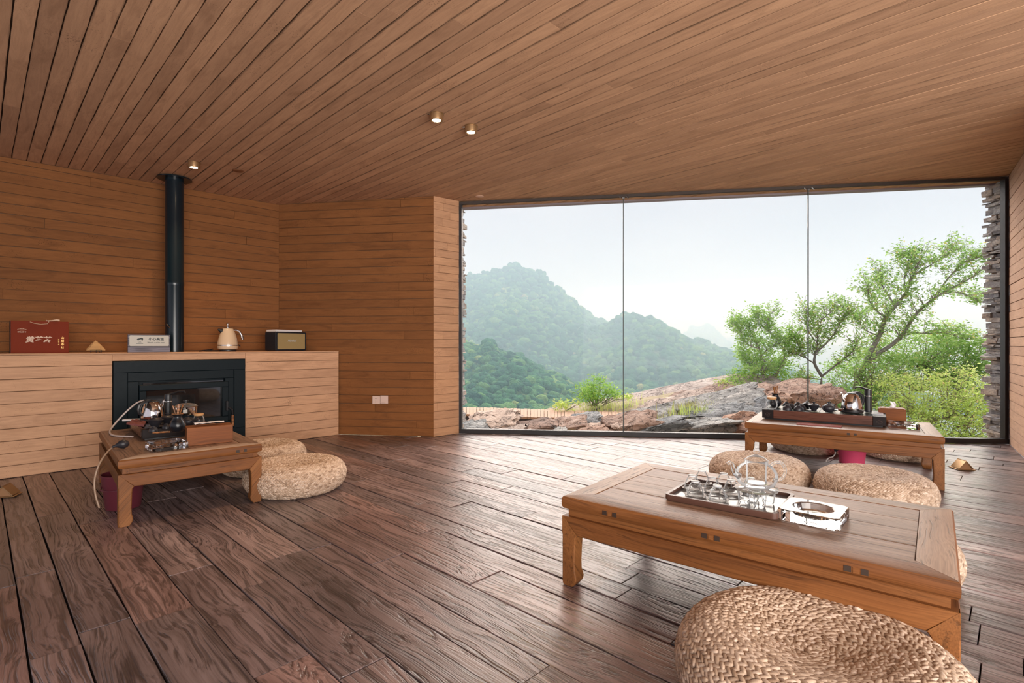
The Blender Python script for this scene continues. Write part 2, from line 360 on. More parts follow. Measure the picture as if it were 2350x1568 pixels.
# woven reed
m, nt, b = newmat('dry_reed'); v, rnd = coords(nt, 5); n1 = noise(nt, v, 26, 3, .6); n2 = noise(nt, v, 5, 3)
t_ = N(nt, 'ShaderNodeAttribute', attribute_name='tone'); 
col = ramp(nt, math_(nt, 'ADD', math_(nt, 'MULTIPLY', t_.outputs['Fac'], .6), math_(nt, 'MULTIPLY', n1, .4)), [(.2, (.28, .175, .11)), (.5, (.53, .38, .27)), (.85, (.75, .59, .47))])
nt.links.new(col, b.inputs['Base Color']); b.inputs['Roughness'].default_value = .62
bump(nt, noise(nt, v, 160, 2, .6, (1, 1, 1)), .35, .002, b); M['reed'] = m
M['reedcore'] = mat('reed_core', (.07, .035, .015), .9)
# outdoors
def stone(name, a, b_, c_, scale=3, bd=.05, cracks=False):
    m, nt, b = newmat(name); v, rnd = coords(nt, 9); n1 = noise(nt, v, scale, 6, .65, (1, 1, 3.2), .5); n2 = noise(nt, v, scale*6, 4, .6); n3 = noise(nt, v, scale*.6, 3)
    col = ramp(nt, math_(nt, 'ADD', math_(nt, 'MULTIPLY', n1, .6), math_(nt, 'MULTIPLY', n2, .4)), [(.32, a), (.5, b_), (.68, c_)])
    col = mix(nt, col, ramp(nt, rnd, [(0, (.72, .74, .78)), (.5, (1, 1, 1)), (1, (1.2, 1.05, .92))]), 1, 'MULTIPLY')
    cv = N(nt, 'ShaderNodeTexVoronoi', feature='DISTANCE_TO_EDGE'); cv.inputs['Scale'].default_value = scale*1.8; mpv = N(nt, 'ShaderNodeMapping'); mpv.inputs['Scale'].default_value = (.6, 1, 2.6); dv = N(nt, 'ShaderNodeVectorMath', operation='ADD'); nt.links.new(v, dv.inputs[0])
    cb2 = N(nt, 'ShaderNodeCombineXYZ'); nn = noise(nt, v, scale*1.5, 4, .6); nt.links.new(nn, cb2.inputs[0]); nt.links.new(nn, cb2.inputs[2]); nt.links.new(cb2.outputs[0], dv.inputs[1]); nt.links.new(dv.outputs[0], mpv.inputs[0]); nt.links.new(mpv.outputs[0], cv.inputs['Vector'])
    ck = ramp(nt, cv.outputs['Distance'], [(0, (0, 0, 0)), (.045, (1, 1, 1))]); col = mix(nt, col, ramp(nt, ck, [(0, (.38, .36, .36)), (1, (1, 1, 1))]), .8 if cracks else 0.0, 'MULTIPLY')
    if cracks: n1 = math_(nt, 'ADD', n1, math_(nt, 'MULTIPLY', ck, .5))
    nt.links.new(col, b.inputs['Base Color']); b.inputs['Roughness'].default_value = .85
    bump(nt, math_(nt, 'ADD', n1, math_(nt, 'MULTIPLY', n2, .5)), .8, bd, b); return m
M['slatestone'] = stone('slate_stone', (.16, .15, .16), (.42, .39, .38), (.72, .65, .57), 7, .012)
M['rock'] = stone('outcrop_rock', (.22, .18, .16), (.52, .41, .35), (.74, .62, .54), 1.9, .06, True)
M['rockred'] = stone('ruddy_rock', (.20, .12, .09), (.47, .29, .21), (.68, .50, .40), 2.1, .06, True)
M['rockgrey'] = stone('grey_rock', (.14, .14, .14), (.36, .36, .35), (.62, .58, .54), 2.4, .06, True)
M['deck'] = mat('deck_wood', (.56, .33, .22), .8)
m, nt, b = newmat('dry_ground'); v, rnd = coords(nt, 0); n1 = noise(nt, v, 4, 6, .65); n2 = noise(nt, v, .9, 3)
nt.links.new(ramp(nt, n1, [(.3, (.22, .20, .09)), (.5, (.42, .33, .20)), (.7, (.52, .42, .30))]), b.inputs['Base Color']); b.inputs['Roughness'].default_value = .95; bump(nt, n1, 1, .06, b); M['ground'] = m
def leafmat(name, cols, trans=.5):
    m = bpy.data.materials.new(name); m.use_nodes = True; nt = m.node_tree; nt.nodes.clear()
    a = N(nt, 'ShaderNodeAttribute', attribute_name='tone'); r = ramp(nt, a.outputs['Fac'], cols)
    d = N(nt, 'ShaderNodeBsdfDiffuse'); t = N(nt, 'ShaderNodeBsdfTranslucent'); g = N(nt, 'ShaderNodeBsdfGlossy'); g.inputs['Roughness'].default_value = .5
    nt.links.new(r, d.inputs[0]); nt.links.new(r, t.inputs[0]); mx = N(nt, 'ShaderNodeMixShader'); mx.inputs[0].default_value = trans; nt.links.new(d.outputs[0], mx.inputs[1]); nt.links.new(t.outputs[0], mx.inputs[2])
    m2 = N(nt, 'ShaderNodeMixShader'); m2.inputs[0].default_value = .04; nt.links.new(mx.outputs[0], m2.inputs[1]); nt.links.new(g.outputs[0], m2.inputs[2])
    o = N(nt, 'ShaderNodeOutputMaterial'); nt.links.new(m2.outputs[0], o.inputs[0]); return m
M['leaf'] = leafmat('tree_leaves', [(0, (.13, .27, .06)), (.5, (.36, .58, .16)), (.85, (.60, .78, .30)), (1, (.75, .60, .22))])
M['leafy'] = leafmat('yellow_green_leaves', [(0, (.28, .44, .08)), (.5, (.60, .76, .18)), (.85, (.80, .88, .36)), (1, (.85, .66, .30))])
M['leafb'] = leafmat('bush_leaves', [(0, (.13, .30, .05)), (.5, (.36, .62, .12)), (1, (.62, .80, .24))])
M['straw'] = leafmat('straw_grass', [(0, (.22, .28, .05)), (.5, (.48, .50, .13)), (1, (.68, .58, .26))], .3)
M['bark'] = stone('tree_bark', (.10, .09, .085), (.27, .24, .22), (.45, .41, .38), 14, .01)
def hillmat(name, cols):
    m, nt, b = newmat(name); g = N(nt, 'ShaderNodeTexCoord'); v = g.outputs['Object']
    vo = N(nt, 'ShaderNodeTexVoronoi'); vo.inputs['Scale'].default_value = .42; nt.links.new(v, vo.inputs['Vector'])
    n1 = noise(nt, v, .05, 5, .6); n2 = noise(nt, v, 1.4, 4, .65)
    f = math_(nt, 'ADD', math_(nt, 'MULTIPLY', vo.outputs['Color'], .4), math_(nt, 'ADD', math_(nt, 'MULTIPLY', n1, .3), math_(nt, 'MULTIPLY', n2, .3)))
    nt.links.new(ramp(nt, f, cols), b.inputs['Base Color']); b.inputs['Roughness'].default_value = .9; b.inputs['Specular IOR Level'].default_value = .1; bump(nt, n2, .9, 1.2, b); return m
M['hill'] = hillmat('forest_canopy', [(.25, (.006, .035, .030)), (.42, (.025, .11, .07)), (.58, (.09, .21, .085)), (.75, (.30, .32, .14))])  # darker stops leaned to teal: blue valley haze put into the canopy colour
M['hillnear'] = hillmat('near_forest_canopy', [(.25, (.01, .05, .025)), (.42, (.07, .20, .07)), (.58, (.22, .36, .11)), (.75, (.50, .42, .20))])

# ================================================================== room layout
TH = R(45.8); Vx, Vy = math.cos(TH), math.sin(TH); Ux, Uy = -Vy, Vx            # V along the fireplace wall, U across
PA1 = Vector((-2.655, 5.930)); PA0 = PA1-Vector((Vx, Vy))*5.2; PB1 = Vector((-.853, 5.663)); PC1 = Vector((-.601, 5.887)); PG1 = Vector((5.004, 5.241)); PR1 = Vector((3.55, 3.30))
LC = Vector((-1.932, 5.801))                                                   # front right foot of the ledge
def halfplane(P, Q, off=0.0):
    """outward normal n and offset c (n.p <= c inside) for a wall seen left to right from inside"""
    d = (Q-P).normalized(); n = Vector((-d.y, d.x)); return n, n.dot(P)+off
HA, HB, HC, HG, HR = halfplane(PA0, PA1), halfplane(PA1, PB1), halfplane(PB1, PC1), halfplane(PC1, PG1), halfplane(PG1, PR1)
vB = PB1.x*Vx+PB1.y*Vy
def room_rows(v0, v1, wfn, u_lo, lenfn, gap, offG=0.0, planes_extra=()):
    """yield clipped rectangles (in u,v coordinates) for board rows"""
    v = v0
    while v < v1:
        wd = wfn(); vc = v+wd/2; u = u_lo-random.uniform(0, 1.0)
        pl = [HA, HB, HR] if vc < vB else ([HC] if offG == 0 else [])+[(HG[0], HG[1]+offG), HR]
        row = []; gp = gap
        if gap is None: gp = random.choice((.001, .0014, .0020, .0030, .0046))
        while u < 7.5:
            L = lenfn(); ge = min(gp, .0012) if gap is None else gap; poly = [(u+ge/2, v+gp/2), (u+L-ge/2, v+gp/2), (u+L-ge/2, v+wd-gp/2), (u+ge/2, v+wd-gp/2)]
            poly = clip(poly, (-1, 0), -u_lo)
            for n, c in pl:
                if len(poly) < 3: break
                nn = (n.x*Ux+n.y*Uy, n.x*Vx+n.y*Vy); poly = clip(poly, nn, c-.001)
            if len(poly) >= 3 and area(poly) > wd*.03: row.append(poly)
            u += L
        yield row
        v += wd
# ---------------------------------------------------------------- floor
floor = thing('floor', None, None, kind='structure', rz=TH+math.pi/2)                    # local x = U, local y = -V
outline = [PA0, PR1-(PG1-PR1)*.9, PG1, PC1, PB1, PA1]
MB().add([(p.x, p.y, z) for z in (-.16, -.022) for p in [Vector((-7, .9)), Vector((-1, -2.5)), Vector((3.2, -2.5)), Vector((3.4, 3.1)), PG1, PC1, PB1, PA1]],
         [tuple(range(7, -1, -1)), tuple(range(8, 16))]+[(i, (i+1) % 8, 8+(i+1) % 8, 8+i) for i in range(8)]).build('subfloor', M['gap'], floor, rz=-(TH+math.pi/2), smooth=None)
def seen(poly, z):
    for u, v in poly:
        x, y = u*Ux+v*Vx, u*Uy+v*Vy
        if y > .7 and abs(x/y) < 1.25: return True
    return False
for row in room_rows(-.35, 7.45, lambda: random.choice((.13, .15, .165, .175, .185, .2)), -1.1, lambda: random.uniform(.75, 1.75), .0035):
    for poly in row:
        if not seen(poly, 0): continue
        top = random.choice((0, 0, -.001, -.002, -.003, .001))
        p = wobble([(u, -v) for u, v in reversed(poly)], .22, .0028)
        MB().prism(p, -.0225, top, .0013).build('floor_plank', M['floor'], floor, recenter=True, smooth=None)
# ---------------------------------------------------------------- ceiling (slopes up to the right)
nrm = Vector((-.0148, -.008, 1)).normalized(); ux = Vector((Ux, Uy, .0148*Ux+.008*Uy)).normalized(); vy = nrm.cross(ux)
ceiling = thing('ceiling', None, None, kind='structure'); ceiling.matrix_world = Matrix(((ux.x, vy.x, nrm.x, 0), (ux.y, vy.y, nrm.y, 0), (ux.z, vy.z, nrm.z, 2.59), (0, 0, 0, 1)))
oG = .33
gout = Vector((HG[0].x, HG[0].y))*oG
cs = [Vector((-7.2, .9)), Vector((-1.5, -2.2)), Vector((3.3, -2.2)), Vector((5.6, 4.9)), Vector((5.6, 5.17))+gout, PC1+Vector((-.6, .072))+gout, Vector((-2.9, 6.4)), Vector((-6.5, 2.6))]
MB().add([(p.x, p.y, ceil_z(p.x, p.y)+dz) for dz in (.012, .30) for p in cs], [tuple(range(7, -1, -1)), tuple(range(8, 16))]+[(i, (i+1) % 8, 8+(i+1) % 8, 8+i) for i in range(8)]).build('roof_slab', M['jointd'], ceiling, smooth=None).matrix_parent_inverse = ceiling.matrix_world.inverted()
for row in room_rows(-.25, 7.6, lambda: random.uniform(.082, .098), -.7, lambda: random.uniform(2.2, 4.2), None, oG-.01):
    dz = random.choice((0, .0004, .0008, .0012, -.0004, .0016))
    for poly in row:
        if not seen(poly, 2.6): continue
        p = wobble([(u, -v) for u, v in reversed(poly)], .10, .0034)
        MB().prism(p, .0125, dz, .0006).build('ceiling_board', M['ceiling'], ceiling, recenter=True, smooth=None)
# ---------------------------------------------------------------- walls with board courses
def frame_of(P, Q): d = Q-P; return math.atan2(d.y, d.x), d.length
def course_wall(name, P, Q, m, z0, ztop, seglen, h=.0895, thick=.22, holes=(), x0=0.0, pts=None, overhang=0.0, xend=0.0):
    an, L = frame_of(P, Q); w_ = thing(name, None, None, (P.x, P.y, 0), an, kind='structure'); ce = .12 if name == 'wall_left' else 0
    zt = lambda x: ztop(P.x+math.cos(an)*x, P.y+math.sin(an)*x)
    xs, xe = x0, L+xend
    mb = MB(); mb.prism([(xs, 0), (xe+ce, 0), (xe+ce, zt(xe)+.04), (xs, zt(xs)+.04)] , .008, thick, 0, fn=lambda x, z, y: (x, y, z)); mb.build('wall_core', M['joint'], w_, smooth=None)
    z = z0
    while z < max(zt(xs), zt(xe)):
        hh = h*random.uniform(.9, 1.1); x = xs-random.uniform(0, seglen); gr_ = random.choice((.0003, .0005, .0008, .0013)); lv = random.uniform(-.0035, .0015)
        while x < xe:
            Ln = seglen*random.uniform(.7, 1.3); g = gr_
            poly = clip(clip([(x+g, z+g), (x+Ln-g, z+g), (x+Ln-g, z+hh-g), (x+g, z+hh-g)], (-1, 0), -xs), (1, 0), xe)
            k = (zt(xe)-zt(xs))/(xe-xs); poly = clip(poly, (-k, 1), zt(xs)-k*xs-.001) if len(poly) > 2 else poly
            if len(poly) > 2 and area(poly) > .0008:
                p = wobble(poly, .13, .0024); out = lv+random.uniform(-.0004, .0004)
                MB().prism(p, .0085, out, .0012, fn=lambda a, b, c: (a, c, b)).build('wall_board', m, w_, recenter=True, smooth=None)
            x += Ln
        z += hh
    return w_
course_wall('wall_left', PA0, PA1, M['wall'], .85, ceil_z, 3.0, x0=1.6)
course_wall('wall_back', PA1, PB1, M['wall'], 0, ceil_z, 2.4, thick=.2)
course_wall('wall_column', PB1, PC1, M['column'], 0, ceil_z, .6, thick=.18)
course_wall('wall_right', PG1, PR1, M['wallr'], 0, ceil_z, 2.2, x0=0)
# ---------------------------------------------------------------- ledge over the stove
ledge = thing('fireplace_ledge', 'long sand-coloured concrete ledge with the black wood stove set in its front', 'ledge', (LC.x, LC.y, 0), TH)
LZ = .935; FX0, FX1, FZ0, FZ1 = -2.019, -.979, .10, .865
mb = MB()
for a, b_, z0, z1 in ((-3.9, FX0, 0, LZ-.01), (FX1, -.004, 0, LZ-.01), (FX0, FX1, FZ1, LZ-.01), (FX0, FX1, 0, FZ0)):
    mb.prism([(a, .010), (b_, .010), (b_, .013 if b_ > -.1 else .603), (-.405, .585), (-.41, .603), (a, .603)] if b_ > -.1 else [(a, .010), (b_, .010), (b_, .603), (a, .603)], z0, z1)
mb.build('ledge_core', M['joint'], ledge, smooth=None)
MB().prism(wobble([(-3.9, -.004), (-.001, -.004), (-.004, .008), (-.405, .585), (-.415, .603), (-3.9, .603)], .3, .001), LZ-.012, LZ, .004).build('ledge_top', M['ledge'], ledge, smooth=None)
z = 0.0; hs = [.0925]*10
for i, hh in enumerate(hs):
    z1 = z+hh
    if i == 9: z1 = LZ-.0125
    spans = [(-3.9, FX0-.002), (FX1+.002, -.001)]
    if i == 9: MB().prism(wobble([(FX0-.001, FZ1+.001), (FX1+.001, FZ1+.001), (FX1+.001, z1-.0006), (FX0-.001, z1-.0006)], .14, .002), .0105, -.001, .0012, fn=lambda a_, b2, c2: (a_, c2, b2)).build('ledge_board', M['ledge'], ledge, recenter=True, smooth=None)
    for a, b_ in spans:
        x = a-random.uniform(0, 2.2)
        while x < b_:
            Ln = random.uniform(2.2, 4.5); xa, xb = max(x, a), min(x+Ln, b_); x += Ln
            if xb-xa < .03: continue
            gq = random.choice((.0003, .0006, .0010)); poly = [(xa+.0004, z+gq), (xb-.0004, z+gq), (xb-.0004, z1-gq), (xa+.0004, z1-gq)]
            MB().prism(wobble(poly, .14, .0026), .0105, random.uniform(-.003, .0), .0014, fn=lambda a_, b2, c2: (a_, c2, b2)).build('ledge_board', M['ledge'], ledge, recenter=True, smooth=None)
    z += hh
def lf(x, y, z): return (LC.x+Vx*x-Vy*y, LC.y+Vy*x+Vx*y, z)
# ---------------------------------------------------------------- window
gan, GL = frame_of(PC1, PG1)
win = thing('window_1', None, None, (PC1.x, PC1.y, 0), gan, kind='structure')
gz = lambda x: ceil_z(PC1.x+math.cos(gan)*x, PC1.y+math.sin(gan)*x)
joints = [.02, 1.829, 3.741, GL-.02]
for i in range(3):
    a, b_ = joints[i]+.004, joints[i+1]-.004
    MB().prism([(a, .052), (b_, .052), (b_, gz(b_)-.032), (a, gz(a)-.032)], .022, .030, 0, fn=lambda x, z, y: (x, y, z)).build('window_pane', M['pane'], win, smooth=None)
for a in joints[1:3]:
    MB().prism([(a-.004, .052), (a+.004, .052), (a+.004, gz(a)-.032), (a-.004, gz(a)-.032)], .018, .034, 0, fn=lambda x, z, y: (x, y, z)).build('glass_joint', M['seal'], win, smooth=None)
    cl = MB()
    cl.box(a, .02, gz(a)-.045, .03, .02, .02, b=.003); cl.tube([(a-.045, .01, gz(a)-.028), (a-.028, .01, gz(a)-.045)], .006, 6); cl.tube([(a+.03, .01, gz(a)-.025), (a+.055, .01, gz(a)-.05)], .007, 6)
    cl.build('glass_clip', M['clip'], win)
MB().box(GL/2, .026, .027, GL-.004, .07, .05, b=.004).build('frame_sill', M['frame'], win)
MB().prism([(.002, .05), (.032, .05), (.032, gz(0)-.03), (.002, gz(0)-.03)], 0, .06, 0, fn=lambda x, z, y: (x, y, z)).build('frame_post', M['frame'], win, smooth=None)
MB().prism([(GL-.036, .05), (GL-.002, .05), (GL-.002, gz(GL)-.03), (GL-.036, gz(GL)-.03)], 0, .06, 0, fn=lambda x, z, y: (x, y, z)).build('frame_post', M['frame'], win, smooth=None)
mb = MB(); n = 60; xs = [GL*i/n for i in range(n+1)]; jit = [random.uniform(-.003, .003) for _ in xs]
mb.prism([(x, gz(x)-.036+j) for x, j in zip(xs, jit)]+[(x, gz(x)-.006) for x in reversed(xs)], .008, .04, 0, fn=lambda x, z, y: (x, y, z)); mb.build('frame_head', M['head'], win, smooth=None)
# fascia under the outer edge of the roof slab
fas = thing('trim_1', None, None, (PC1.x, PC1.y, 0), gan, kind='structure')
MB().prism([(-.35, gz(-.35)-.0), (GL+.3, gz(GL+.3)-.0), (GL+.3, gz(GL+.3)+.1), (-.35, gz(-.35)+.1)], oG-.012, oG+.02, 0, fn=lambda x, z, y: (x, y, z+.006)).build('roof_edge_flashing', M['rockred'], fas, smooth=None)
M['flash'] = mat('roof_edge_grey', (.33, .27, .30), .6)
MB().prism([(-.35, gz(-.35)-.012), (GL+.3, gz(GL+.3)-.012), (GL+.3, gz(GL+.3)+.006), (-.35, gz(-.35)+.006)], oG-.05, oG+.03, 0, fn=lambda x, z, y: (x, y, z)).build('drip_edge', M['flash'], fas, smooth=None)
# ---------------------------------------------------------------- slate wing walls outside
def stone_pier(name, side):
    x0 = 0 if side < 0 else GL; zt = gz(x0)
    p = thing(name, None, None, (PC1.x, PC1.y, 0), gan, kind='structure')
    xc = -.28 if side < 0 else GL+.22
    MB().box(xc, .21, (zt-.2)/2-.05, .36 if side < 0 else .24, .30, zt+.18).build('pier_core', M['joint'], p, smooth=None)
    z = -.2
    while z < zt-.015:
        h = random.choice((.012, .015, .02, .02, .026, .03, .036, .045, .06)); h = min(h, zt-.004-z)
        ys = [.045]; 
        while ys[-1] < .30: ys.append(ys[-1]+random.uniform(.12, .3))
        for k in range(len(ys)-1):
            y0, y1 = ys[k]+.004, min(ys[k+1], .37)-.004
            if y1-y0 < .03: continue
            pr = random.uniform(-.012, .05); D = .2
            xa = (xc+.2-D, xc+.2+pr) if side < 0 else (GL+.085-pr, GL+.22)
            if side < 0: xa = (-.16, -.02+pr*.8)
            else: xa = (GL+.035-pr*.9, GL+.2)
            poly = [(xa[0], y0), (xa[1]-random.uniform(0, .03)*(-side), y0), (xa[1], y1), (xa[0], y1)] if side < 0 else [(xa[0]+random.uniform(0, .03), y0), (xa[1], y0), (xa[1], y1), (xa[0]+random.uniform(0, .02), y1)]
            tilt = random.uniform(-.06, .30)*(1 if side > 0 else -.3)
            fn = lambda a, b2, c2, t=tilt, bx=(xa[0] if side > 0 else xa[1]), yc=(y0+y1)/2: (a+random.uniform(-.004, .004), b2, c2+(a-bx)*t*.5+(b2-yc)*t*.3+random.uniform(-.003, .003))
            MB().prism(wobble(poly, .07, .008), z+.001, z+h-.001, .003, both=h > .012, fn=fn).build('stone', M['slatestone'], p, recenter=True, smooth=None)
        z += h
stone_pier('wall_outside_left', -1); stone_pier('wall_outside_right', 1)
# ================================================================== flue, stove, ledge items
def lathe_obj(name, prof, m, parent, seg=28, c=(0, 0, 0), smooth=40): return MB().lathe(prof, seg, c).build(name, m, parent, smooth=smooth)
px_, py_ = lf(-1.505, .30, 0)[:2]; zc = ceil_z(px_, py_)
t = thing('flue_pipe', 'tall black stove pipe rising from the ledge to a round plate on the ceiling', 'stove pipe', (px_, py_, LZ))
MB().lathe([(.077, 0), (.077, .62), (.079, .625), (.079, .66), (.077, .665), (.077, zc-LZ-.004)], 40).build('pipe', M['pipe'], t)
MB().lathe([(.078, zc-LZ-.016), (.142, zc-LZ-.016), (.144, zc-LZ-.012), (.142, zc-LZ-.006), (.078, zc-LZ-.006)], 48).build('ceiling_plate', M['pipe'], t)
MB().tube([(-.020, -.080, .262), (.0, -.092, .24), (.008, -.082, .225)], .004, 6).build('damper_handle', M['chrome'], t)
st = thing('wood_stove', 'black metal built-in wood stove with glass door under the ledge', 'stove', lf(0, 0, 0), TH)
def ring(mb, x0, x1, z0, z1, wdt, y0, y1, ch=.002, wb=None):
    wb = wdt if wb is None else wb
    f = lambda a, b_, c: (a, c, b_)
    for poly in ([(x0, z1-wdt), (x1, z1-wdt), (x1, z1), (x0, z1)], [(x0, z0), (x1, z0), (x1, z0+wb), (x0, z0+wb)], [(x0, z0+wb), (x0+wdt, z0+wb), (x0+wdt, z1-wdt), (x0, z1-wdt)], [(x1-wdt, z0+wb), (x1, z0+wb), (x1, z1-wdt), (x1-wdt, z1-wdt)]):
        mb.prism(poly, y1, y0, ch, fn=f)
    return mb
ring(MB(), FX0+.003, FX1-.003, FZ0+.003, FZ1-.003, .098, -.012, .02).build('surround', M['iron'], st)
ring(MB(), FX0+.102, FX1-.102, FZ0+.10, FZ1-.102, .078, -.004, .03, .003).build('inner_frame', M['iron'], st)
ring(MB(), FX0+.183, FX1-.152, FZ0+.17, FZ1-.212, .052, -.010, .045, .004).build('door_frame', M['iron'], st)
df_ = bpy.data.objects['door_frame']; MB().box(-1.484, .03, .436, .64, .012, .46).build('door_glass', M['stoveglass'], df_)
MB().box(-1.499, .30, .45, .9, .48, .70).build('firebox', M['iron'], st)
h_ = MB(); h_.tube([(FX1-.166, -.01, .40), (FX1-.150, -.045, .40), (FX1-.135, -.058, .385), (FX1-.130, -.06, .33)], .009, 8); h_.box(FX1-.168, -.018, .42, .02, .03, .09, b=.003); h_.build('door_handle', M['black'], st)
MB().tube([(FX1-.130, -.06, .33), (FX1-.130, -.06, .23)], .012, 8).build('wooden_grip', M['tool'], bpy.data.objects['door_handle'])

def ledge_thing(name, label, cat, x, y, rz=0, **k): return thing(name, label, cat, lf(x, y, LZ), TH+rz, **k)
# gift box with ribbon
g = ledge_thing('gift_box', 'dark red gift box with ribbon handle and white brush lettering on the ledge', 'gift box', -2.455, .20)
GB = MB().box(0, .04, .128, .345, .12, .256, b=.002).build('box_body', M['red'], g)
MB().box(-.1745, .04, .128, .003, .122, .256).build('box_side', M['redside'], g)
rb = [(-.06, -.018, .248), (-.04, -.028, .238), (.0, -.034, .230), (.04, -.03, .236), (.05, -.022, .25), (.035, -.0, .260)]
MB().tube(rb, .009, 8, flat=.3).build('ribbon_handle', M['silver'], g)
MB().tube([(.035, .0, .26), (.07, -.01, .262), (.10, -.02, .268), (.115, -.02, .264)], [.006, .008, .012, .012], 8, flat=.7).build('ribbon_knot', M['silver'], g)
fr = (R(90), 0, 0)
text('lettering', '黄芩茶', .052, M['silver'], g, (-.012, -.0212, .105), fr, shear=.15, bold=.0012)
text('lettering', '山\n居\n茶\n坊', .021, M['gold'], g, (.134, -.0212, .082), fr, bold=.0004, line=1.25)
text('lettering', '壹\n品\n黄\n芩\n茶', .009, M['gold'], g, (.110, -.0212, .088), fr, line=1.2)
text('lettering', '野生黄芩', .013, M['silver'], g, (-.108, -.0212, .166), fr)
mb = MB(); mb.tube([(-.135, -.0212, .186), (-.125, -.0212, .190), (-.095, -.0212, .190), (-.082, -.0212, .186)], .0013, 5); mb.tube([(-.122, -.0212, .180), (-.095, -.0212, .180)], .0012, 5); mb.tube([(-.12, -.0212, .190), (-.108, -.0212, .197), (-.096, -.0212, .190)], .001, 5); mb.build('print_emblem', M['silver'], g)
# stone on stand
s_ = ledge_thing('display_stone', 'small rough yellow-brown stone on a black wire stand on the ledge', 'stone', -2.105, .20)
bm = bmesh.new()
for co in ((-.066, -.012, .016), (.064, -.014, .016), (.058, .02, .016), (-.06, .018, .018), (-.054, -.018, .030), (-.036, -.022, .044), (-.014, -.016, .086), (-.004, 0, .104), (.010, -.012, .094), (.030, -.020, .060), (.056, -.016, .034), (.066, .0, .026), (-.03, .016, .055), (.02, .018, .070), (-.02, -.026, .03), (.025, -.028, .028), (0, -.024, .058), (-.062, 0, .03)): bm.verts.new(co)
bmesh.ops.convex_hull(bm, input=bm.verts); bmesh.ops.subdivide_edges(bm, edges=bm.edges, cuts=1)
for v in bm.verts: v.co += Vector([random.uniform(-.0018, .0018) for _ in range(3)])
me = bpy.data.meshes.new('stone_body'); bm.to_mesh(me); bm.free(); me.materials.append(M['stonec']); o = bpy.data.objects.new('stone_body', me); C.objects.link(o); o.parent = s_
mb = MB()
for x in (-.035, .0, .035): mb.tube([(x, -.028, .022), (x, -.028, 0)], .002, 5)
mb.tube([(-.04, -.028, .014), (.045, -.028, .014)], .002, 5); mb.tube([(-.03, .02, .014), (-.03, .02, 0)], .002, 5); mb.tube([(.03, .02, .014), (.03, .02, 0)], .002, 5); mb.box(0, -.004, .013, .08, .05, .003)
mb.build('wire_stand', M['black'], s_)
# warning sign
s_ = ledge_thing('warning_sign', 'grey board sign with bilingual heat warning leaning beside the stove pipe', 'sign', -1.745, .09)
MB().box(0, 0, .078, .312, .018, .156, b=.001).build('board', M['signwood'], s_)
def rrect(w_, h_, r, n=5):
    out = []
    for cx_, cy2, a0 in ((w_/2-r, -h_/2+r, -90), (w_/2-r, h_/2-r, 0), (-w_/2+r, h_/2-r, 90), (-w_/2+r, -h_/2+r, 180)):
        for k in range(n+1): a = R(a0+90*k/n); out.append((cx_+r*math.cos(a), cy2+r*math.sin(a)))
    return out
MB().prism([(x, z+.102) for x, z in rrect(.292, .094, .010)], -.0090, -.0112, .0006, fn=lambda a, b_, c: (a, c, b_)).build('plate', M['signbg'], s_)
text('lettering', '小心高温', .029, M['ink'], s_, (.050, -.0116, .116), fr, bold=.0006)
text('lettering', 'Watch out for heat', .0165, M['ink'], s_, (.048, -.0116, .086), fr)
mb = MB(); f = lambda a, b_, c: (a, c, b_)
mb.prism([(-.092, .116), (-.088, .120), (-.072, .124), (-.058, .130), (-.050, .128), (-.047, .118), (-.050, .106), (-.056, .098), (-.058, .104), (-.056, .112), (-.062, .116), (-.072, .113), (-.082, .104), (-.090, .100), (-.080, .110), (-.093, .108)][::-1], -.0112, -.0120, 0, fn=f)
mb.box(-.072, -.0116, .079, .050, .0008, .0045)
for x in (-.082, -.073, -.064): mb.tube([(x, -.0116, .084), (x+.002, -.0116, .089), (x-.002, -.0116, .094), (x+.001, -.0116, .100)], .0009, 4)
mb.build('hand_symbol', M['ink'], s_)
# cream kettle
k = ledge_thing('cream_kettle', 'cream enamel electric kettle with chrome handle on the ledge', 'kettle', -1.060, .24)
MB().lathe([(.06, 0), (.078, 0), (.080, .006), (.078, .016), (.062, .018)], 32).build('base', M['black'], k)
MB().lathe([(.062, .018), (.085, .022), (.092, .035), (.094, .050), (.093, .056)], 36).build('lower_body', M['cream'], k)
MB().lathe([(.093, .056), (.0955, .058), (.0955, .066), (.092, .068)], 36).build('chrome_band', M['chrome'], k)
MB().lathe([(.092, .068), (.090, .09), (.080, .14), (.066, .185), (.055, .212), (.050, .224), (.046, .228)], 36).build('body', M['cream'], k)
MB().lathe([(.046, .228), (.044, .236), (.030, .244), (.012, .248), (.007, .25), (.006, .262), (.011, .266), (.0145, .275), (.012, .284), (.004, .288), (.0, .289)], 28).build('lid', M['chrome'], k)
MB().tube([(-.048, 0, .20), (-.072, 0, .212), (-.088, 0, .222)], [.028, .016, .008], 10).build('spout', M['black'], k)
MB().tube([(.045, 0, .212), (.075, 0, .216), (.105, 0, .205), (.127, 0, .17), (.136, 0, .135), (.138, 0, .118)], [.008, .009, .010, .010, .009, .007], 10, flat=1.4).build('handle', M['chrome'], k)
MB().tube([(.088, 0, .07), (.11, 0, .06), (.115, 0, .05)], .006, 8).build('switch', M['black'], k)
MB().tube([lf(-1.31, .25, LZ+.006), lf(-1.27, .2, LZ+.014), lf(-1.22, .22, LZ+.02), lf(-1.19, .26, LZ+.024), lf(-1.21, .30, LZ+.012), lf(-1.26, .27, LZ+.008), lf(-1.16, .22, LZ+.006), lf(-1.15, .30, LZ+.006), lf(-1.11, .33, LZ+.006)], .006, 7).build('power_cord', M['black'])
tag(bpy.data.objects['power_cord'], 'coiled black power cord lying beside the cream kettle', 'cord')
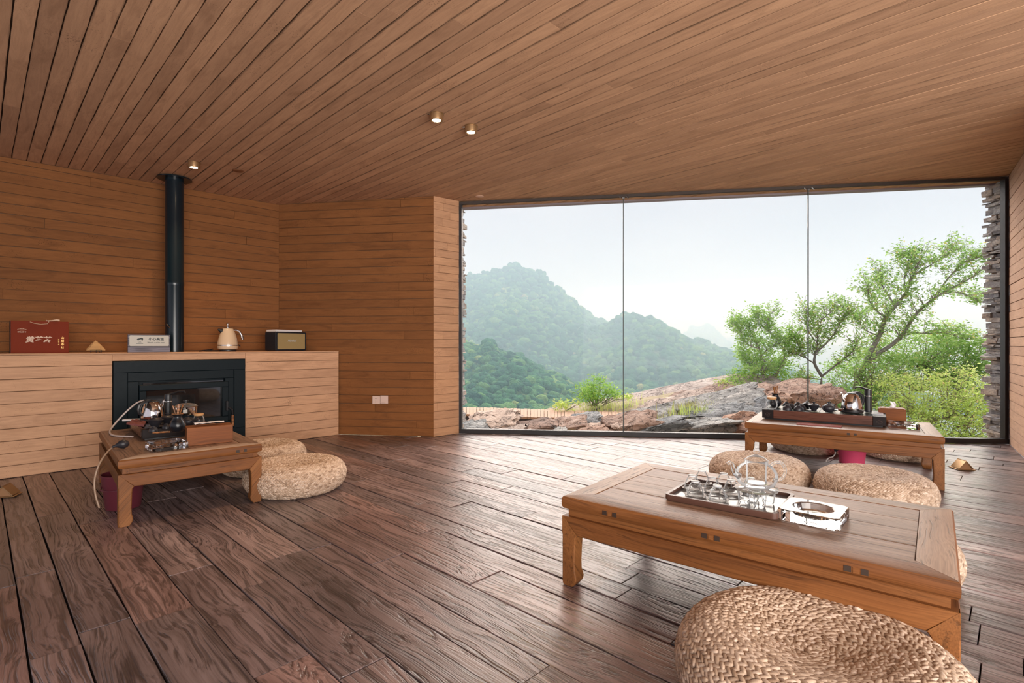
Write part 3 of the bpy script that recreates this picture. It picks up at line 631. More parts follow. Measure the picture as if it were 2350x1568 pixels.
# speaker with box on top
s_ = ledge_thing('speaker', 'black retro speaker with a brass-coloured woven grille on the ledge', 'speaker', -.49, .22, R(14))
MB().prism(rrect(.375, .196, .012), -.09, .09, .004, both=True, fn=lambda a, b_, c: (a, c, b_+.104)).build('cabinet', M['vinyl'], s_)
gr = MB(); gr.prism(rrect(.335, .168, .008), -.0895, -.093, .001, fn=lambda a, b_, c: (a, c, b_+.104))
GO = gr.build('grille', M['grille'], s_)
mb = MB()
for i in range(26): mb.box(0, -.0935, .024+i*.0064, .333, .0016, .0028)
mb.build('grille_weave', M['gold'], s_).data.materials[0] = M['grille']
text('lettering', 'Marshall', .036, M['signbg'], s_, (0, -.0955, .110), fr, shear=.45, bold=.0004, sx=.85)
mb = MB()
for x in (-.16, .16):
    for y in (-.07, .07): mb.lathe([(.009, 0), (.010, .007)], 10, (x, y, 0))
o = mb.build('feet', M['black'], s_); o['kind'] = 'stuff'
b_ = thing('white_box', 'flat white box lying on top of the black speaker', 'box', lf(-.50, .235, LZ+.2035), TH+R(14))
MB().box(0, 0, .010, .32, .16, .018, b=.002).build('box_body', M['white'], b_); MB().box(0, 0, .0208, .322, .162, .0034, b=.002).build('lid', M['cream'], b_).data.materials[0] = M['paper']
# wall sockets on the back wall
ban, BL = frame_of(PA1, PB1)
for x, z, nm, lb in ((1.17, .392, 'socket', 'power socket with pin holes, left of two plates on the back wall'), (1.262, .398, 'switch_plate', 'blank square plate, right of two plates on the back wall')):
    s_ = thing('wall_'+nm if nm == 'socket' else nm, lb, 'socket' if nm == 'socket' else 'wall plate', (PA1.x+math.cos(ban)*x, PA1.y+math.sin(ban)*x, z), ban)
    MB().prism(rrect(.088, .088, .003, 2), -.004, -.013, .002, fn=lambda a, b2, c: (a, c, b2)).build('cover', M['plate'], s_)
    mb = MB()
    if nm == 'socket':
        for hx, hz in ((-.008, .018), (.008, .018), (-.004, -.008), (.012, -.018), (-.010, -.020)): mb.box(hx, -.0133, hz, .004, .001, .006)
        mb.build('pin_hole', M['black'], s_)
    else:
        for i in range(4): mb.box(-.03+i*.012, -.0133, -.035, .006, .0008, .0016)
        mb.build('print', M['tenon'], s_)
# downlights
def downlight(x, y, lab, on=True, grp=None):
    z = ceil_z(x, y)
    d = thing('ceiling_downlight', lab, 'downlight', (x, y, z), 0, grp)
    MB().lathe([(.030, -.045), (.040, -.048), (.046, -.046), (.047, -.040), (.046, -.004), (.052, -.003), (.052, -.0005), (.03, -.0005)], 28, caps=False).build('lamp_housing', M['brass'], d)
    MB().lathe([(0, -.0405), (.02, -.0425), (.032, -.0435), (.032, -.040), (0, -.038)], 20).build('lamp_lens', M['lens'], d)
    MB().box(-.055, 0, -.006, .016, .01, .006).build('spring_clip', M['chrome'], d)
    l = bpy.data.lights.new('downlight_beam', 'SPOT'); l.energy = 42; l.color = (1, .66, .36); l.spot_size = R(115); l.spot_blend = .8; l.shadow_soft_size = .03
    o = bpy.data.objects.new('downlight_beam', l); C.objects.link(o); o.parent = d; o.location = (0, 0, -.06); return d
downlight(-.526, 3.633, 'lit recessed ceiling lamp, left and nearer of the adjacent pair')
downlight(-.303, 3.848, 'lit recessed ceiling lamp, right of the adjacent pair near the window')
downlight(-2.762, 4.521, 'lit recessed ceiling lamp beside the round plate of the stove pipe')
for (x, y), lb, mm in (((-2.496, 4.741), 'unlit round brown cover on the ceiling right of the lit lamp', 'tenonb'), ((-.353, 5.70), 'pale round cover on the ceiling above the window corner', 'pale')):
    d = MB().lathe([(0, -.006), (.04, -.006), (.046, -.003), (.046, 0), (0, 0)], 28).build('ceiling_cover', mat('cover_'+mm, (.20, .08, .035) if mm == 'tenonb' else (.65, .40, .28), .5))
    d.location = (x, y, ceil_z(x, y)-.002); tag(d, lb, 'ceiling cover')

# ================================================================== low tea tables
def tea_table(label, loc, rz, tenons=(), L=1.27, D=.80):
    t = thing('tea_table', label, 'table', (*loc, 0), rz, 'low wooden tea tables'); H = .37; W_ = .10
    li, di = L/2-W_, D/2-W_
    sec = [(0, H-.05), (0, H), (W_-.014, H), (W_-.006, H-.003), (W_-.001, H-.010), (W_, H-.026), (W_-.001, H-.042), (W_-.007, H-.052), (W_-.016, H-.055), (.02, H-.055)]
    for s, (half, off, ang) in enumerate(((li, di, 0), (di, li, 90), (li, di, 180), (di, li, 270))):
        # side s: runs along its own x, outward is -y in its own frame
        mb = MB(); V = []; n = len(sec); g = .0006
        K = 1 if s % 2 else 8
        for k in range(K+1):
            for o_, z in sec:
                wob = random.uniform(-.0006, .0006)
                e = half+o_-g; V.append((-e+2*e*k/K, -(off+o_)+wob, z+(random.uniform(-.0007, .0007) if 0 < k < K else 0)))
        Fs = [tuple(range(n)), tuple(reversed(range(K*n, K*n+n)))]
        for k in range(K):
            for i in range(n): j = (i+1) % n; Fs.append((k*n+i, k*n+j, (k+1)*n+j, (k+1)*n+i))
        mb.add(V, Fs)
        o = mb.build('end_board' if s % 2 else 'edge_board', M['tableend'] if s % 2 else M['tabletop'], t, rz=R(ang), smooth=30)
        o.data.materials.append(M['table'])
        for f_ in o.data.polygons:
            if f_.normal.z < .85: f_.material_index = 1
    y = -di; ws = [.145, .165, .13, .16]; k = 2*di/sum(ws)
    for wd in ws:
        wd *= k; MB().prism(wobble([(-li+.001, y+.001), (li-.001, y+.001), (li-.001, y+wd-.001), (-li+.001, y+wd-.001)], .12, .001), H-.02, H-random.uniform(.0005, .002), .0015).build('top_board', M['tabletop'], t, recenter=True, smooth=None); y += wd
    r_ = .022
    for s9 in range(4):
        half, off = ((L/2, D/2) if s9 % 2 == 0 else (D/2, L/2)); e9 = .0305 if s9 % 2 else 0
        MB().box(0, -(off-r_-.015), .3005, 2*(half-r_-e9), .030, .029).build('waist', M['table'], t, rz=R(90*s9))
    AZ0, AZ1, LW, TK = .214, .286, .072, .034
    for s in range(4):
        half, off = ((L/2, D/2) if s % 2 == 0 else (D/2, L/2)); half -= .002; off -= .002
        g = .0008
        MB().prism([(-half+LW+g, AZ0), (half-LW-g, AZ0), (half-g*2, AZ1-.0006*(s % 2)), (-half+g*2, AZ1-.0006*(s % 2))], -off+TK, -off, .003, fn=lambda a, b2, c: (a, c, b2)).build('apron', M['table'], t, rz=R(90*s))
    for sx in (-1, 1):
        for sy in (-1, 1):
            mb = MB(); V = []; ox, oy = L/2-.002, D/2-.002
            prof = [(0, .050, .010), (.006, .056, .005), (.020, .064, .004), (.034, .067, .004), (.046, .065, .004), (.062, .061, .004), (.10, .060, .004), (.16, .062, .004), (AZ0-.012, .064, .004), (AZ0, LW, .004)]
            for z, wd, b3 in prof:
                inn = wd; oc = b3
                P = [(ox-.0+(-oc), oy), (ox, oy-oc), (ox, oy-inn+.004), (ox-.004, oy-inn), (ox-inn+.004, oy-inn), (ox-inn, oy-inn+.004), (ox-inn, oy-.004), (ox-inn+.004, oy)]
                for x, y in P: V.append((sx*x, sy*y, z))
            n = 8; Fs = [tuple(range(n)), tuple(range((len(prof)-1)*n, len(prof)*n))]
            for q in range(len(prof)-1):
                for i in range(n): j = (i+1) % n; Fs.append((q*n+i, q*n+j, (q+1)*n+j, (q+1)*n+i))
            mb.add(V, Fs)
            for ax in (0, 1):   # mitred shoulders
                e6 = .0006*ax; tri = [(.0007, AZ0), (LW, AZ0), (.003, AZ1-e6), (.0007, AZ1-e6)]
                if ax == 0: fn = lambda a, b2, c: (sx*(ox-a), sy*(oy-c), b2)
                else: fn = lambda a, b2, c: (sx*(ox-c), sy*(oy-a), b2)
                mb.prism(tri, TK, 0, .0, fn=fn)
            lg = mb.build('leg', M['tablev'], t, smooth=30)
    for x, face in tenons:
        for i, dx in enumerate((-.022, 0, .021)):
            wd = (.019, .016, .018)[i]
            MB().box(x+dx, -D/2+.0002 if face == 0 else -L/2+.0002, H-.032, wd, .002, .017).build('tenon', M['tenon'] if i != 1 else M['table'], t, rz=0 if face == 0 else R(face))
    return t
m = wood('leg_wood', [(.3, (.13, .047, .013)), (.55, (.245, .095, .029)), (.8, (.35, .152, .050))], (.4, .58), 20, 5, .0016, .5, groove=.3, gdark=.5)
# vertical grain for the legs: turn the pattern upright
add = [n_ for n_ in m.node_tree.nodes if n_.type == 'VECT_MATH'][0]; rot = N(m.node_tree, 'ShaderNodeMapping'); rot.inputs['Rotation'].default_value = (0, R(90), R(40))
outs = [l.to_socket for l in add.outputs[0].links]; m.node_tree.links.new(add.outputs[0], rot.inputs[0])
for s_2 in outs: m.node_tree.links.new(rot.outputs[0], s_2)
M['tablev'] = m; m.node_tree.nodes['Principled BSDF'].inputs['Specular IOR Level'].default_value = .28
A1, A2, A3 = R(-39.1), R(132), R(-33.5)
T1, T2, T3 = Vector((.952, 2.091)), Vector((-2.310, 3.570)), Vector((2.655, 4.246))
tea_table('low wooden tea table nearest the camera, carrying the glass teapot tray', T1, A1, tenons=((-.41, 0), (-.02, 0), (.40, 0)))
tea_table('low wooden tea table in front of the wood stove', T2, A2, tenons=((.25, 270),), L=1.30, D=.74)
tea_table('low wooden tea table beside the window at the right', T3, A3, tenons=((.10, 0),))
def loc2(T, a, x, y, z=.37): return (T.x+math.cos(a)*x-math.sin(a)*y, T.y+math.sin(a)*x+math.cos(a)*y, z)

# ================================================================== woven seagrass poufs
def pouf_meshes():
    prof = [(.0, .168), (.05, .170), (.10, .178), (.16, .193), (.21, .203), (.25, .201), (.285, .186), (.312, .158), (.325, .122), (.325, .088), (.314, .052), (.290, .022), (.262, .008), (.22, .006)]
    # arc-length resample
    P = [Vector(p) for p in prof]; L = [0]
    for a, b_ in zip(P, P[1:]): L.append(L[-1]+(b_-a).length)
    def ev(s):
        s = min(max(s, 0), L[-1]-1e-6); i = max(j for j in range(len(L)) if L[j] <= s); i = min(i, len(P)-2); t = (s-L[i])/(L[i+1]-L[i])
        # catmull smoothing
        p0, p1, p2, p3 = P[max(i-1, 0)], P[i], P[i+1], P[min(i+2, len(P)-1)]
        return .5*((2*p1)+(p2-p0)*t+(2*p0-5*p1+4*p2-p3)*t*t+(3*p1-p0-3*p2+p3)*t**3)
    V = []; Fs = []; T = []
    # leaf: low ellipsoid, 6 around x 4 along
    u = []; 
    for i in range(1, 5):
        a = math.pi*i/5; rr = math.sin(a)**.8
        for k_ in range(6): b4 = 2*math.pi*k_/6; u.append((-math.cos(a), rr*math.cos(b4), rr*math.sin(b4)))
    base = [(-1, 0, 0)]+u+[(1, 0, 0)]
    bf = [(0, 1+(k_+1) % 6, 1+k_) for k_ in range(6)]
    for i in range(3):
        for k_ in range(6): j = (k_+1) % 6; bf.append((1+i*6+k_, 1+i*6+j, 1+(i+1)*6+j, 1+(i+1)*6+k_))
    bf += [(25, 19+k_, 19+(k_+1) % 6) for k_ in range(6)]
    base = np.array(base)
    sp = .0195; s = .014; row = 0
    while s < L[-1]-.01:
        p = ev(s); p2 = ev(s+.002); tn = (p2-p).normalized(); nr = Vector((-tn.y, tn.x))  # in (r,z): outward normal
        if nr.dot(Vector((p.x*.2, p.y-.09))) < 0 and p.x > .2: nr = -nr
        if p.x <= .2: nr = Vector((-tn.y, tn.x)); nr = nr if nr.y > 0 else -nr
        r = max(p.x, .012); n_ = max(5, int(2*math.pi*r/.0175)); ph = rng.rand()*6.28
        for i in range(n_):
            for sgn in (-1, 1):
                a = ph+2*math.pi*(i+(.5 if sgn > 0 else 0))/n_+rng.normal(0, .06/n_)
                er = np.array([math.cos(a), math.sin(a), 0]); et = np.array([-math.sin(a), math.cos(a), 0]); ez = np.array([0, 0, 1.])
                down = er*tn.x+ez*tn.y; out = er*nr.x+ez*nr.y
                th = R(30+rng.normal(0, 5))*sgn
                ax = et*math.cos(th)+down*math.sin(th); bx = np.cross(out, ax)
                ls = .0152*rng.uniform(.85, 1.15); wd = .0070*rng.uniform(.85, 1.15); tk = .0072
                c = er*p.x+ez*p.y+down*(sgn*sp*.24)+out*(.002+rng.uniform(-.001, .0018)); ax2 = ax+out*rng.normal(0.10, .10)
                q = base[:, :1]*ax2*ls+base[:, 1:2]*bx*wd+base[:, 2:3]*out*tk+c
                o = len(V); V += q.tolist(); Fs += [tuple(x+o for x in f_) for f_ in bf]; T += [min(1, max(0, rng.normal(.5, .22)))]*26
        s += sp; row += 1
    me = bpy.data.meshes.new('woven_reed'); me.from_pydata(V, [], Fs); me.polygons.foreach_set('use_smooth', [True]*len(me.polygons))
    at_ = me.attributes.new('tone', 'FLOAT', 'POINT'); at_.data.foreach_set('value', T); me.materials.append(M['reed'])
    core = MB().lathe([(max(0, p[0]-.006) if p[0] > .02 else 0, p[1]-.007 if p[1] > .03 else p[1]+.002) for p in prof]+[(0, .006)], 40).mesh('pouf_core', 60); core.materials.append(M['reedcore'])
    return me, core
PM, PC_ = pouf_meshes()
def pouf(label, x, y, rz, s=1.0, hz=1.0):
    t = thing('woven_pouf', label, 'pouf', (x, y, 0), rz, 'round woven floor poufs'); t.scale = (s, s, hz)
    a = bpy.data.objects.new('woven_reed', PM); C.objects.link(a); a.parent = t; a['kind'] = 'stuff'
    b_ = bpy.data.objects.new('pouf_core', PC_); C.objects.link(b_); b_.parent = t; return t
pouf('large woven pouf nearest the camera, before the glass teapot table', .815, 1.395, 0, 1.08, 1.08)
pouf('woven pouf in front of the stove table, nearer of the two on the left', -1.505, 3.63, 1.1, 1.0, .93)
pouf('woven pouf half hidden behind the stove table corner', -2.0, 4.18, 2.3, .98)
pouf('woven pouf behind the glass teapot, left of the two between the right tables', 1.73, 3.66, .5, .97)
pouf('woven pouf between the two right tables, right of the glass teapot', 2.245, 3.235, 4.0, .97)
pouf('woven pouf under the window, seen left of the pink bucket', 2.80, 4.96, 3.1, .95)
pouf('woven pouf under the window, seen right of the pink bucket', 3.47, 4.68, 5.2, .95)
pouf('woven pouf peeking out behind the right end of the nearest table', 1.578, 2.30, .9, .97)

# ================================================================== glass tea set on the nearest table
tr = thing('serving_tray', 'walnut tray with grey inlay holding the glass tea set', 'tray', loc2(T1, A1, *[float(v) for v in (0, 0)]), A1)
u1 = Vector((math.cos(A1), math.sin(A1))); v1 = Vector((-math.sin(A1), math.cos(A1)))
tcn = Vector((.876, 2.108))+v1*.0175; tr.location = (tcn.x, tcn.y, .37); tr.rotation_euler.z = R(-38.1)
TL, TD = .42, .335
mb = MB(); o_ = rrect(TL, TD, .022, 5); i_ = rrect(TL-.026, TD-.026, .014, 5); n = len(o_)
V = [(x*.985, y*.985, 0) for x, y in o_]+[(x, y, .004) for x, y in o_]+[(x, y, .024) for x, y in o_]+[(x, y, .024) for x, y in i_]+[(x, y, .010) for x, y in i_]
Fs = [tuple(reversed(range(n)))]+[(k_*n+i, k_*n+(i+1) % n, (k_+1)*n+(i+1) % n, (k_+1)*n+i) for k_ in range(4) for i in range(n)]+[tuple(4*n+i for i in range(n))]
mb.add(V, Fs).build('tray_body', M['walnut'], tr)
MB().prism(rrect(TL-.028, TD-.028, .013, 5), .0095, .0115, 0).build('inlay', M['slate'], tr)
zt_ = .3818
def cup_and_saucer(x, y, lab):
    s_ = thing('glass_saucer', lab.replace('CUP', 'saucer under'), 'saucer', (x, y, zt_), 0, 'glass saucers on the walnut tray')
    MB().lathe([(0, .0), (.022, 0), (.030, .004), (.043, .008), (.044, .0095), (.042, .0095), (.029, .006), (.021, .0025), (0, .0025)], 26).build('saucer_dish', M['glass'], s_, smooth=60)
    c_ = thing('glass_cup', lab.replace('CUP ', ''), 'cup', (x, y, zt_+.0045), random.uniform(0, 6), 'upturned glass cups on the walnut tray')
    MB().lathe([(.031, 0), (.0325, .006), (.030, .022), (.022, .042), (.0165, .050), (.016, .054), (.0, .054)], 26, caps=False).build('bowl', M['glass'], c_, smooth=60)
    MB().lathe([(.0158, .0541), (.017, .057), (.015, .0585), (0, .0575)], 20).build('foot_ring', M['glassw'], c_, smooth=60)
    MB().tube([(.028, 0, .014), (.040, 0, .016), (.045, 0, .026), (.038, 0, .036), (.025, 0, .036)], .0026, 7).build('cup_handle', M['rod'], c_, smooth=60)
M['glassw'] = mat('ground_glass', (.8, .82, .85), .15); M['glassw'].node_tree.nodes['Principled BSDF'].inputs['Transmission Weight'].default_value = .5
CUPS = [((1600, 1102.5), 'leftmost CUP upturned glass cup at the front edge of the tray'), ((1593, 1089), 'leftmost CUP upturned glass cup in the middle row of the tray'), ((1615, 1079), 'leftmost CUP upturned glass cup at the back of the tray'),
        ((1651, 1113), 'CUP upturned glass cup at the tray front edge nearest the teapot warmer'), ((1639, 1094), 'CUP upturned glass cup in the middle of the group'), ((1665, 1085), 'CUP upturned glass cup at the back, second from the left end'),
        ((1682, 1100), 'CUP upturned glass cup right beside the teapot spout'), ((1725, 1095), 'CUP upturned glass cup seen through the glass teapot')]
for (a, b_), lb in CUPS:
    p = fl(a, b_, .442); x, y = p.x-v1.x*.022, p.y-v1.y*.022; cup_and_saucer(x, y, lb)
wx, wy = .955, 2.035
wm = thing('teapot_warmer', 'clear glass warmer stand of small tumblers under the glass teapot', 'teapot warmer', (wx, wy, zt_))
MB().lathe([(.03, .050), (.066, .050), (.078, .054), (.080, .058), (.076, .061), (.05, .058), (.03, .057), (.03, .05)], 36).build('ring_plate', M['glass'], wm, smooth=60)
for i in range(4):
    a = R(-100+90*i); cx2, cy2 = .044*math.cos(a), .044*math.sin(a); mb = MB(); seg = 20; V = []; prof = [(0, 0), (.016, 0), (.020, .006), (.0245, .040), (.026, .050), (.0235, .050), (.021, .036), (.016, .012), (0, .010)]
    for r, z in prof:
        for k_ in range(seg): an = 2*math.pi*k_/seg; f2 = 1+(.05 if k_ % 2 else -.03)*(1 if z > .004 else 0); V.append((cx2+r*f2*math.cos(an), cy2+r*f2*math.sin(an), z))
    mb.add(V, [(q*seg+k_, q*seg+(k_+1) % seg, (q+1)*seg+(k_+1) % seg, (q+1)*seg+k_) for q in range(len(prof)-1) for k_ in range(seg)]).build('fluted_tumbler', M['glass'], wm, smooth=30)
tp = thing('glass_teapot', 'round clear glass teapot with lid standing on the glass warmer', 'teapot', (wx, wy, zt_+.061), R(4))
MB().lathe([(0, 0), (.045, 0), (.064, .012), (.075, .034), (.077, .052), (.070, .072), (.055, .088), (.043, .095), (.041, .103), (.0385, .1035)], 44, caps=False).build('pot_body', M['glass'], tp, smooth=60)
MB().lathe([(.036, .02), (.0375, .100)], 32, caps=False).build('infuser', M['glass'], tp, smooth=60)
MB().lathe([(0, .018), (.034, .018), (.036, .020), (0, .0205)], 32).build('infuser_base', M['glassw'], bpy.data.objects['infuser'], smooth=60)
MB().lathe([(.044, .103), (.045, .107), (.040, .112), (.026, .122), (.012, .127), (.005, .129), (.004, .134), (.009, .138), (.0115, .146), (.008, .153), (0, .156)], 36, caps=False).build('pot_lid', M['glass'], tp, smooth=60)
MB().tube(smooth_path([(.055, 0, .082), (.075, 0, .096), (.098, 0, .096), (.114, 0, .080), (.118, 0, .060), (.110, 0, .040), (.094, 0, .028), (.070, 0, .030)], 4), .0055, 9).build('pot_handle', M['rod'], tp, smooth=60)
MB().tube([(-.068, 0, .045), (-.086, 0, .058), (-.094, 0, .078), (-.098, 0, .094), (-.108, 0, .100), (-.116, 0, .094)], [.012, .010, .008, .007, .007, .006], 9).build('spout', M['rod'], tp, smooth=60)
def ashtray(lab, p, rz, S=.195, Hh=.040):
    a = thing('crystal_ashtray', lab, 'ashtray', (p[0], p[1], .3705), rz, 'square crystal ashtrays')
    seg = 40; sq = []
    for k_ in range(seg):
        an = 2*math.pi*(k_+.5)/seg; c_, s2 = math.cos(an), math.sin(an); m_ = S/2/max(abs(c_), abs(s2)); sq.append((c_*m_, s2*m_))
    rg = [[(x*.98, y*.98, 0) for x, y in sq], [(x, y, .002) for x, y in sq], [(x, y, Hh-.003) for x, y in sq], [(x*.97, y*.97, Hh) for x, y in sq]]
    for r, z in ((.068, Hh), (.064, Hh-.003), (.058, .018), (.048, .014)): rg.append([(r*math.cos(2*math.pi*(k_+.5)/seg), r*math.sin(2*math.pi*(k_+.5)/seg), z) for k_ in range(seg)])
    V = [v for g_ in rg for v in g_]; Fs = [tuple(reversed(range(seg)))]+[(q*seg+k_, q*seg+(k_+1) % seg, (q+1)*seg+(k_+1) % seg, (q+1)*seg+k_) for q in range(len(rg)-1) for k_ in range(seg)]+[tuple((len(rg)-1)*seg+k_ for k_ in range(seg))]
    MB().add(V, Fs).build('crystal_block', M['crystal'], a, smooth=20); return a
ashtray('thick square crystal ashtray beside the walnut tray', (1.094, 1.890), R(48.5))
ashtray('square crystal ashtray at the corner of the stove table, by the wooden tissue box', (-2.105, 3.175), R(48), .185)
ashtray('square crystal ashtray on the window table in front of the tissue box', loc2(T3, A3, .425, -.045), A3, .190)

# ================================================================== tea service pieces
def kettle(lab, p, rz, s=1.0):
    k = thing('steel_kettle', lab, 'kettle', p, rz); k.scale = (s, s, s)
    MB().lathe([(.06, 0), (.078, 0), (.081, .008), (.078, .018), (.06, .020)], 36).build('heating_base', M['black'], k)
    MB().lathe([(.062, .020), (.072, .021), (.074, .03), (.072, .06), (.064, .10), (.052, .133), (.040, .146), (.036, .148)], 40).build('kettle_body', M['steel'], k, smooth=60)
    MB().lathe([(.036, .148), (.034, .154), (.018, .160), (0, .161)], 28).build('lid', M['black'], k)
    MB().box(.03, 0, .158, .05, .03, .016, b=.005).build('lid_latch', M['black'], k)
    MB().tube([(-.058, 0, .09), (-.074, 0, .115), (-.076, 0, .14), (-.084, 0, .156)], [.014, .010, .007, .006], 9).build('spout', M['steel'], k, smooth=60)
    MB().tube([(.035, 0, .148), (.060, 0, .148), (.086, 0, .130), (.095, 0, .100), (.090, 0, .068), (.072, 0, .050)], [.011, .011, .011, .010, .009, .007], 9, flat=1.3).build('handle', M['black'], k); return k
def pump(lab, p, rz, h=.175):
    k = thing('water_pump', lab, 'water dispenser', p, rz)
    MB().lathe([(.028, 0), (.028, .004), (.025, .006), (.025, h*.68)], 28).build('column', M['black'], k)
    MB().lathe([(.0254, h*.68), (.0258, h*.685), (.0258, h*.71), (.0254, h*.715)], 28).build('chrome_ring', M['chrome'], k)
    MB().lathe([(.025, h*.715), (.025, h*.93), (.022, h*.99), (.012, h)], 28).build('column_top', M['black'], k)
    MB().tube([(.012, 0, h-.012), (-.03, 0, h+.002), (-.07, 0, h+.016), (-.105, 0, h+.016), (-.112, 0, h+.002)], [.020, .015, .011, .009, .006], 10, flat=.6).build('spout_arm', M['black'], k); return k
def gaiwan(lab, p, s=1.0, grp='dark clay lidded tea bowls'):
    k = thing('lidded_tea_bowl', lab, 'tea bowl', p, 0, grp); k.scale = (s, s, s)
    MB().lathe([(0, 0), (.026, 0), (.034, .003), (.050, .008), (.051, .010), (.033, .007), (0, .005)], 32).build('saucer', M['clay'], k, smooth=50)
    MB().lathe([(.020, .006), (.022, .012), (.036, .030), (.043, .046), (.049, .052), (.046, .052), (.038, .044)], 32).build('bowl', M['clay'], k, smooth=50)
    MB().lathe([(.043, .049), (.040, .055), (.026, .064), (.012, .067), (.008, .068), (.008, .072), (.014, .079), (.013, .081), (0, .079)], 28).build('lid', M['clay'], k, smooth=50); return k
def small_cup(lab, p, s=1.0):
    k = thing('clay_cup', lab, 'cup', p, 0, 'small dark clay cups turned upside down'); k.scale = (s, s, s)
    MB().lathe([(.034, 0), (.035, .006), (.033, .020), (.026, .032), (.015, .039), (.014, .042), (0, .042)], 24).build('cup_body', M['clay'], k, smooth=50)
    MB().lathe([(.014, .0415), (.0145, .0455), (.011, .0455), (.010, .042)], 18).build('foot_ring', M['clay'], k, smooth=50); return k
def clay_teapot(lab, p, rz, s=1.0):
    k = thing('clay_teapot', lab, 'teapot', p, rz); k.scale = (s, s, s)
    MB().lathe([(.022, 0), (.026, .002), (.040, .016), (.046, .032), (.042, .048), (.030, .058), (.024, .060)], 32).build('pot_body', M['clay'], k, smooth=50)
    MB().lathe([(.026, .060), (.022, .065), (.006, .069), (.004, .073), (.009, .078), (.006, .083), (0, .083)], 24).build('lid', M['clay'], k, smooth=50)
    MB().tube([(-.035, 0, .022), (-.056, 0, .040), (-.064, 0, .056)], [.010, .007, .005], 8).build('spout', M['clay'], k)
    MB().tube([(.038, 0, .048), (.058, 0, .052), (.066, 0, .036), (.058, 0, .020), (.042, 0, .016)], .004, 8).build('handle', M['clay'], k); return k
def tool_vase(lab, p, rz, s=1.0):
    k = thing('tool_vase', lab, 'vase', p, rz); k.scale = (s, s, s)
    MB().lathe([(.026, 0), (.034, .004), (.046, .028), (.047, .045), (.036, .072), (.024, .092), (.025, .104), (.032, .114), (.028, .114), (.021, .100), (.020, .09)], 32).build('vase_body', M['blackgloss'], k, smooth=60)
    MB().lathe([(.0325, .1135), (.033, .117), (.029, .118), (.028, .1145)], 28, caps=False).build('wooden_rim', M['tool'], k, smooth=60)
    for i, (dx, dy, tl) in enumerate(((-.009, 0, -.12), (.002, .006, .0), (.011, -.002, .13), (.0, -.009, .05))):
        hh = .170+random.uniform(-.008, .008); mb = MB()
        mb.tube([(dx*.5, dy*.5, .05), (dx, dy, .10), (dx+tl*.05, dy, .130), (dx+tl*.12, dy, hh-.01), (dx+tl*.14, dy, hh)], [.004, .005, .007, .010, .006], 7, flat=.5); mb.build('tea_tool', M['tool'], k)
    return k
def tissue_box(lab, p, rz, L, D, H, tall=False):
    k = thing('tissue_box', lab, 'tissue box', p, rz)
    MB().box(0, 0, H/2, L, D, H, b=.0015).build('box_body', M['box'], k)
    if tall: MB().box(0, 0, H+.002, L*.86, D*.98, .004, b=.001).build('sliding_lid', M['box'], k)
    mb = MB(); n = 9; V = []
    if tall:
        for i in range(n):
            t_ = i/(n-1); z = H+.002+t_*.052
            for j in range(5): V.append(((j-2)*.010*(1-.25*t_)+.012*math.sin(t_*3), .008*math.sin(j*2.1+i*.7)+.004, z+.004*math.sin(j*1.7)))
        m_ = 5
    else:
        for i in range(n):
            for j in range(5):
                V.append((-L*.33+L*.66*i/(n-1)+.006*math.sin(j*3+i), (j-2)*.015+.010*math.sin(i*1.3), H+.005+.020*abs(math.sin(i*1.4+j*1.2))+(.004 if j == 2 else 0)))
        m_ = 5
    Fs = [(i*m_+j, i*m_+j+1, (i+1)*m_+j+1, (i+1)*m_+j) for i in range(n-1) for j in range(m_-1)]
    o = mb.add(V, Fs).build('tissue', M['paper'], k, smooth=180, fix=False); so = o.modifiers.new('s', 'SOLIDIFY'); so.thickness = .0012; sb = o.modifiers.new('b', 'SUBSURF'); sb.levels = sb.render_levels = 1
    return k
def lid_jar(lab, p, s=1.0, fill=False):
    k = thing('glass_jar', lab, 'jar', p, 0); k.scale = (s, s, s)
    MB().lathe([(0, 0), (.026, 0), (.034, .006), (.043, .030), (.040, .055), (.033, .072), (.035, .084), (.033, .084), (.031, .072), (.038, .055), (.041, .030), (.032, .008), (0, .004)], 32).build('jar_body', M['glass'], k, smooth=60)
    MB().lathe([(0, .078), (.032, .078), (.036, .085), (.036, .094), (.034, .096), (0, .096)], 28).build('wooden_lid', M['woodlid'], k)
    if fill: MB().lathe([(0, .006), (.028, .008), (.037, .028), (.034, .044), (.015, .050), (0, .047)], 16).build('tea_leaves', M['clay'], k)
    return k
def folded_cloth(name, lab, m_, corners, z, th, cat='cloth'):
    c0 = sum((Vector(c) for c in corners), Vector((0, 0)))/4
    k = thing(name, lab, cat, (c0.x, c0.y, z)); mb = MB(); n, q = 14, 6; V = []
    P = [Vector(c)-c0 for c in corners]
    for lay in range(2):
        for i in range(n+1):
            for j in range(q+1):
                s2, t_ = i/n, j/q; p = (P[0]*(1-s2)+P[1]*s2)*(1-t_)+(P[3]*(1-s2)+P[2]*s2)*t_
                V.append((p.x+.002*math.sin(j*2.2+i), p.y+.002*math.sin(i*1.3), (th+th*.35*math.sin(i*1.1+j*1.7)) if lay else .0008))
    W2 = (n+1)*(q+1); Fs = []
    for i in range(n):
        for j in range(q):
            a = i*(q+1)+j; b2 = a+1; c_ = a+q+2; d = a+q+1; Fs.append((W2+a, W2+b2, W2+c_, W2+d)); Fs.append((d, c_, b2, a))
    for i in range(n):
        for j, fl_ in ((0, 0), (q, 1)): a = i*(q+1)+j; d = a+q+1; Fs.append((a, d, W2+d, W2+a) if fl_ else (d, a, W2+a, W2+d))
    for j in range(q):
        for i, fl_ in ((0, 1), (n, 0)): a = i*(q+1)+j; Fs.append((a, a+1, W2+a+1, W2+a) if fl_ else (a+1, a, W2+a, W2+a+1))
    mb.add(V, Fs).build('folded_layer', m_, k, smooth=50); return k
